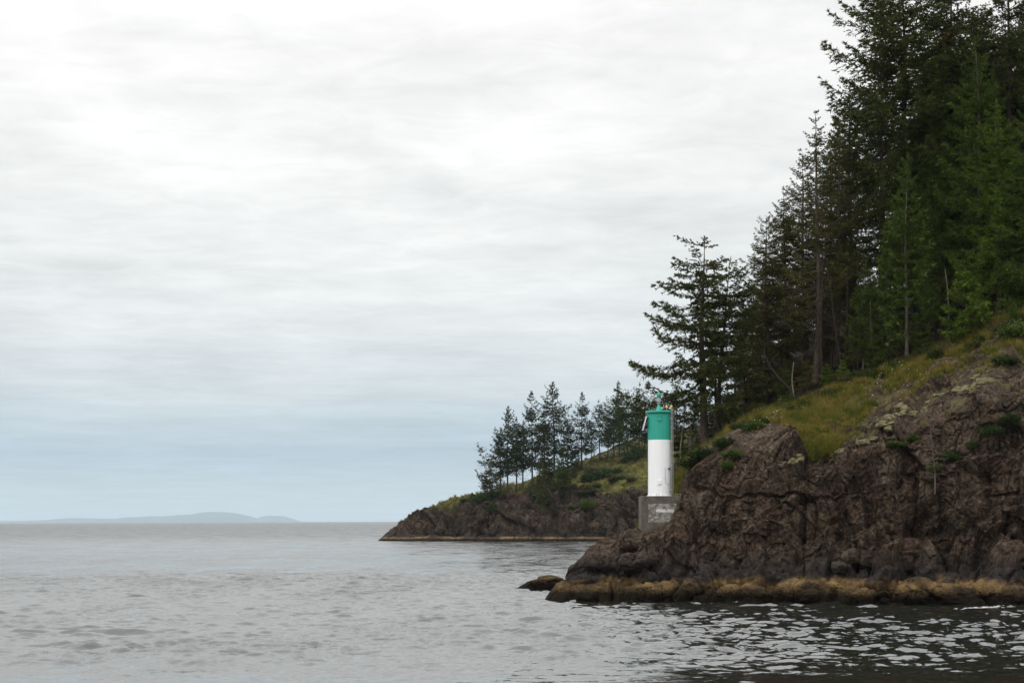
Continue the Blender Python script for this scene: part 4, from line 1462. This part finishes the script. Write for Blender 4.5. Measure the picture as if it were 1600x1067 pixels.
shrubs()


# ------------------------------------------------------------------ trees of the far point
def far_forest():
    kw = dict(K=8, step=0.38, bl=0.75, bw=0.30, ns=6)
    G = {'a': conifer(31, 32, 8.4, .24, 105, gap=.2, shape=.92, dead=14, **kw),
         'b': conifer(32, 32, 9.6, .26, 110, gap=.28, shape=.78, dead=16, **kw),
         'c': conifer(33, 30, 7.4, .30, 90, gap=.28, shape=.9, dead=14, **kw),
         'round': conifer(34, 26, 9.0, .25, 110, gap=.1, shape=.35, top_flat=.45, dead=10, **kw),
         'bare': conifer(35, 17, 5.5, .15, 70, gap=.2, shape=.4, dead=16, bare=.55, lean=(-.30, 0), **kw),
         'small': conifer(36, 12, 3.4, .1, 50, gap=.1, shape=.8, dead=4, **kw)}
    dk, ol, gr = (0.022, 0.030, 0.007), (0.036, 0.036, 0.010), (0.032, 0.048, 0.009)
    g = 'trees on the far point'
    L = [('bare', 770, 768, 694, 'bare-twigged purplish tree leaning left at the tip of the far row', ol, 1.0, 0),
         ('bare', 778, 768, 722, 'low leaning bare tree second from the left on the far point', ol, 1.1, 0.4),
         ('c', 783, 769, 668, 'shorter fir left of the first tall fir on the far point', dk, 1.2, None),
         ('b', 794, 771, 634, 'first tall fir from the left on the far point', dk, .95, None),
         ('c', 806, 766, 650, 'slim fir right behind the first tall fir of the far point', dk, 1., None),
         ('a', 829, 761, 609, 'second tall fir on the far point, narrow-topped', dk, .9, None),
         ('c', 817, 758, 655, 'fir filling between the two left tall firs of the far point', dk, 1.1, None),
         ('b', 866, 741, 596, 'tallest and widest fir on the far point', dk, 1.05, None),
         ('a', 850, 746, 640, 'fir at the left shoulder of the widest far fir', dk, 1.1, None),
         ('c', 884, 738, 645, 'fir at the right shoulder of the widest far fir', ol, 1.1, None),
         ('a', 908, 729, 611, 'pointed symmetrical fir right of the widest far fir', dk, .95, None),
         ('c', 921, 726, 650, 'fir just right of the pointed far fir', dk, 1.0, None),
         ('c', 935, 717, 623, 'slim open fir left of the round-crowned far trees', dk, 1.0, None),
         ('c', 947, 716, 650, 'lower fir before the round-crowned far trees', dk, 1.1, None),
         ('round', 957, 716, 622, 'left round-crowned tree on the far slope', gr, .85, None),
         ('round', 978, 716, 612, 'broad round-crowned tree on the far slope, second from the left', gr, .9, None),
         ('a', 966, 712, 594, 'fir tip rising above the round-crowned far trees', dk, .75, None),
         ('c', 998, 706, 596, 'slim fir left above the tower top', dk, 1.0, None),
         ('round', 1006, 702, 625, 'round-crowned tree behind the tower top', dk, .9, None),
         ('a', 1022, 700, 605, 'fir right behind the tower top', dk, .9, None),
         ('round', 1040, 698, 620, 'round-crowned tree behind the tower ladder', dk, .9, None),
         ('b', 1060, 694, 600, 'far fir glimpsed right of the tower ladder', dk, 1., None),
         ('c', 1085, 692, 610, 'far fir glimpsed behind the flat-boughed fir', dk, 1., None),
         ('small', 847, 798, 708, 'thin-trunked small fir standing low on the far cliff edge', ol, .55, None),
         ('small', 878, 762, 697, 'light green young fir before the widest far fir', gr, 1.2, None),
         ('small', 762, 770, 735, 'small dark fir under the leaning bare far tree', dk, 1.3, None),
         ('small', 858, 752, 705, 'small dark fir at the foot of the widest far fir', dk, 1.3, None),
         ('small', 896, 736, 695, 'small fir between the widest and the pointed far fir', ol, 1.3, None)]
    for k, u, vb, vt, lb, c, w, rz in L:
        p, n = surf(u, vb, True, tol=3)
        Y = p[1]
        H = P(u, vt, Y)[2] - p[2]
        plant(G[k], 'round_tree' if k == 'round' else 'bare_tree' if k == 'bare' else 'fir_tree', p - np.array([0, 0, .3]), max(H, 4), lb, g, color=c, wide=w, rz=rz,
              mats={'crown': 'needles_dry'} if k == 'bare' else None)


far_forest()


# ------------------------------------------------------------------ grass and flowers
def grass_patch(name, V, w, count, hgt, wid, label, seed):
    r = np.random.default_rng(seed)
    nt_ = count // 22
    c = V[r.choice(len(V), nt_, p=w / w.sum())]
    big = r.uniform(.35, 1.5, nt_) * (0.55 + 0.8 * (fbm(c * 0.6, 2, 55) * .5 + .5))
    k = np.repeat(np.arange(nt_), 22)
    count = len(k)
    a = r.uniform(0, 6.28, count)
    rad = np.stack([np.cos(a), np.sin(a), 0 * a], -1)
    h = hgt * big[k] * r.uniform(.5, 1.15, count)
    p = c[k] + rad * (r.uniform(0, .30, count) * h)[:, None] - [0, 0, .05]
    s = np.stack([-np.sin(a), np.cos(a), 0 * a], -1) * (wid * r.uniform(.6, 1.3, count))[:, None] * .5
    ln = rad * (h * r.uniform(.05, .7, count))[:, None] + r.normal(0, .12, (count, 3)) * h[:, None]
    ln[:, 2] = h
    tri = np.stack([p - s, p + s, p + ln], 1)
    o = link(name, mk_mesh(name, tri.reshape(-1, 3), np.arange(count * 3).reshape(-1, 3)), M['grass'])
    tag(o, label, 'grass', kind='stuff')


def vegetation():
    area = np.full(len(NP), 1.0)
    w = np.where((NTt < 7.25) & (NU < 1660) & (NP[:, 2] > 4), NG ** 2, 0)
    w = w * np.interp(NTt, [5, 6, 7, 7.3], [1, 1.2, 1.8, .6])
    grass_patch('grass', NP, w, 130000, .62, .055, 'long green and straw-coloured grass on the near headland slope', 1)
    w = np.where((FT < 7.1) & (FU < 1060), FG ** 2, 0)
    grass_patch('grass', FP, w, 26000, .8, .16, 'green and yellow grass on the slope of the far point', 2)
    r = np.random.default_rng(6)
    octv = np.array([[1, 0, 0], [-1, 0, 0], [0, 1, 0], [0, -1, 0], [0, 0, .6], [0, 0, -.6]])
    octf = np.array([[0, 2, 4], [2, 1, 4], [1, 3, 4], [3, 0, 4], [2, 0, 5], [1, 2, 5], [3, 1, 5], [0, 3, 5]])
    def flowers(name, spots, mat, label):
        V, Fs, c = [], [], 0
        for u, v, n, du, dv, s in spots:
            for _ in range(n):
                p, _n = surf(u + r.normal(0, du), v + r.normal(0, dv), tol=5)
                q = p + [r.normal(0, .08), -.05, r.uniform(.25, .6)]
                V.append(octv * s * r.uniform(.6, 1.3) + q); Fs.append(octf + c); c += 6
        o = link(name, mk_mesh(name, np.concatenate(V), np.concatenate(Fs)), M[mat])
        tag(o, label, 'flowers', kind='stuff')
    flowers('white_flowers', [(1213, 646, 26, 10, 4, .045), (1205, 655, 8, 12, 5, .045), (1385, 580, 22, 12, 7, .045), (1415, 572, 10, 10, 6, .045), (1360, 612, 10, 18, 8, .045), (1430, 600, 10, 15, 8, .045), (1500, 500, 6, 14, 12, .045)],
            'petal_white', 'white daisies scattered in the turf of the near headland')
    flowers('yellow_flowers', [(1460, 552, 22, 30, 9, .065), (1380, 620, 12, 20, 12, .055), (1425, 578, 10, 16, 8, .055), (1180, 668, 8, 10, 5, .055), (1550, 505, 10, 14, 8, .07), (1300, 660, 10, 25, 15, .05)],
            'petal_yellow', 'yellow wildflowers scattered in the turf of the near headland')


vegetation()


# ------------------------------------------------------------------ foam and air
def foam():
    r = np.random.default_rng(2)
    V, Fs, c = [], [], 0
    M['foam'] = simple('foam', (.42, .43, .43), .7)
    import bmesh
    for i in range(70):
        s = r.random() ** .7
        u = 1492 + 78 * s
        v = 951.5 - 3.5 * s + r.normal(0, .8)
        Y = F * CZ / (v - (VH - ROLL * (u - 800)))
        q = P(u, v, Y)
        sz = r.uniform(.03, .10)
        pts = np.array([[1, 0, 0], [-1, 0, 0], [0, 1, 0], [0, -1, 0], [0, 0, .5], [0, 0, -.5]]) * sz * [2.2, 1, .8]
        V.append(pts + q + [0, 0, .05]); Fs.append(np.array([[0, 2, 4], [2, 1, 4], [1, 3, 4], [3, 0, 4], [2, 0, 5], [1, 2, 5], [3, 1, 5], [0, 3, 5]]) + c); c += 6
    o = link('foam', mk_mesh('foam', np.concatenate(V), np.concatenate(Fs)), M['foam'])
    tag(o, 'small line of white foam where a wavelet breaks at the right cliff foot', 'foam', kind='stuff')


foam()


def haze():
    mb = MB().box(-24000, 24000, -2500, 57500, -9, 420)
    m = bpy.data.materials.new('haze')
    m.use_nodes = True
    nt = m.node_tree
    nt.nodes.clear()
    out = nt.nodes.new('ShaderNodeOutputMaterial')
    v = nt.nodes.new('ShaderNodeVolumePrincipled')
    v.inputs['Color'].default_value = (0.72, 0.88, 1.0, 1)
    v.inputs['Density'].default_value = 2.5e-5
    v.inputs['Anisotropy'].default_value = 0.0
    nt.links.new(v.outputs[0], out.inputs['Volume'])
    o = mb.build('haze', m)
    tag(o, 'thin pale sea haze over the whole bay', kind='stuff')


haze()
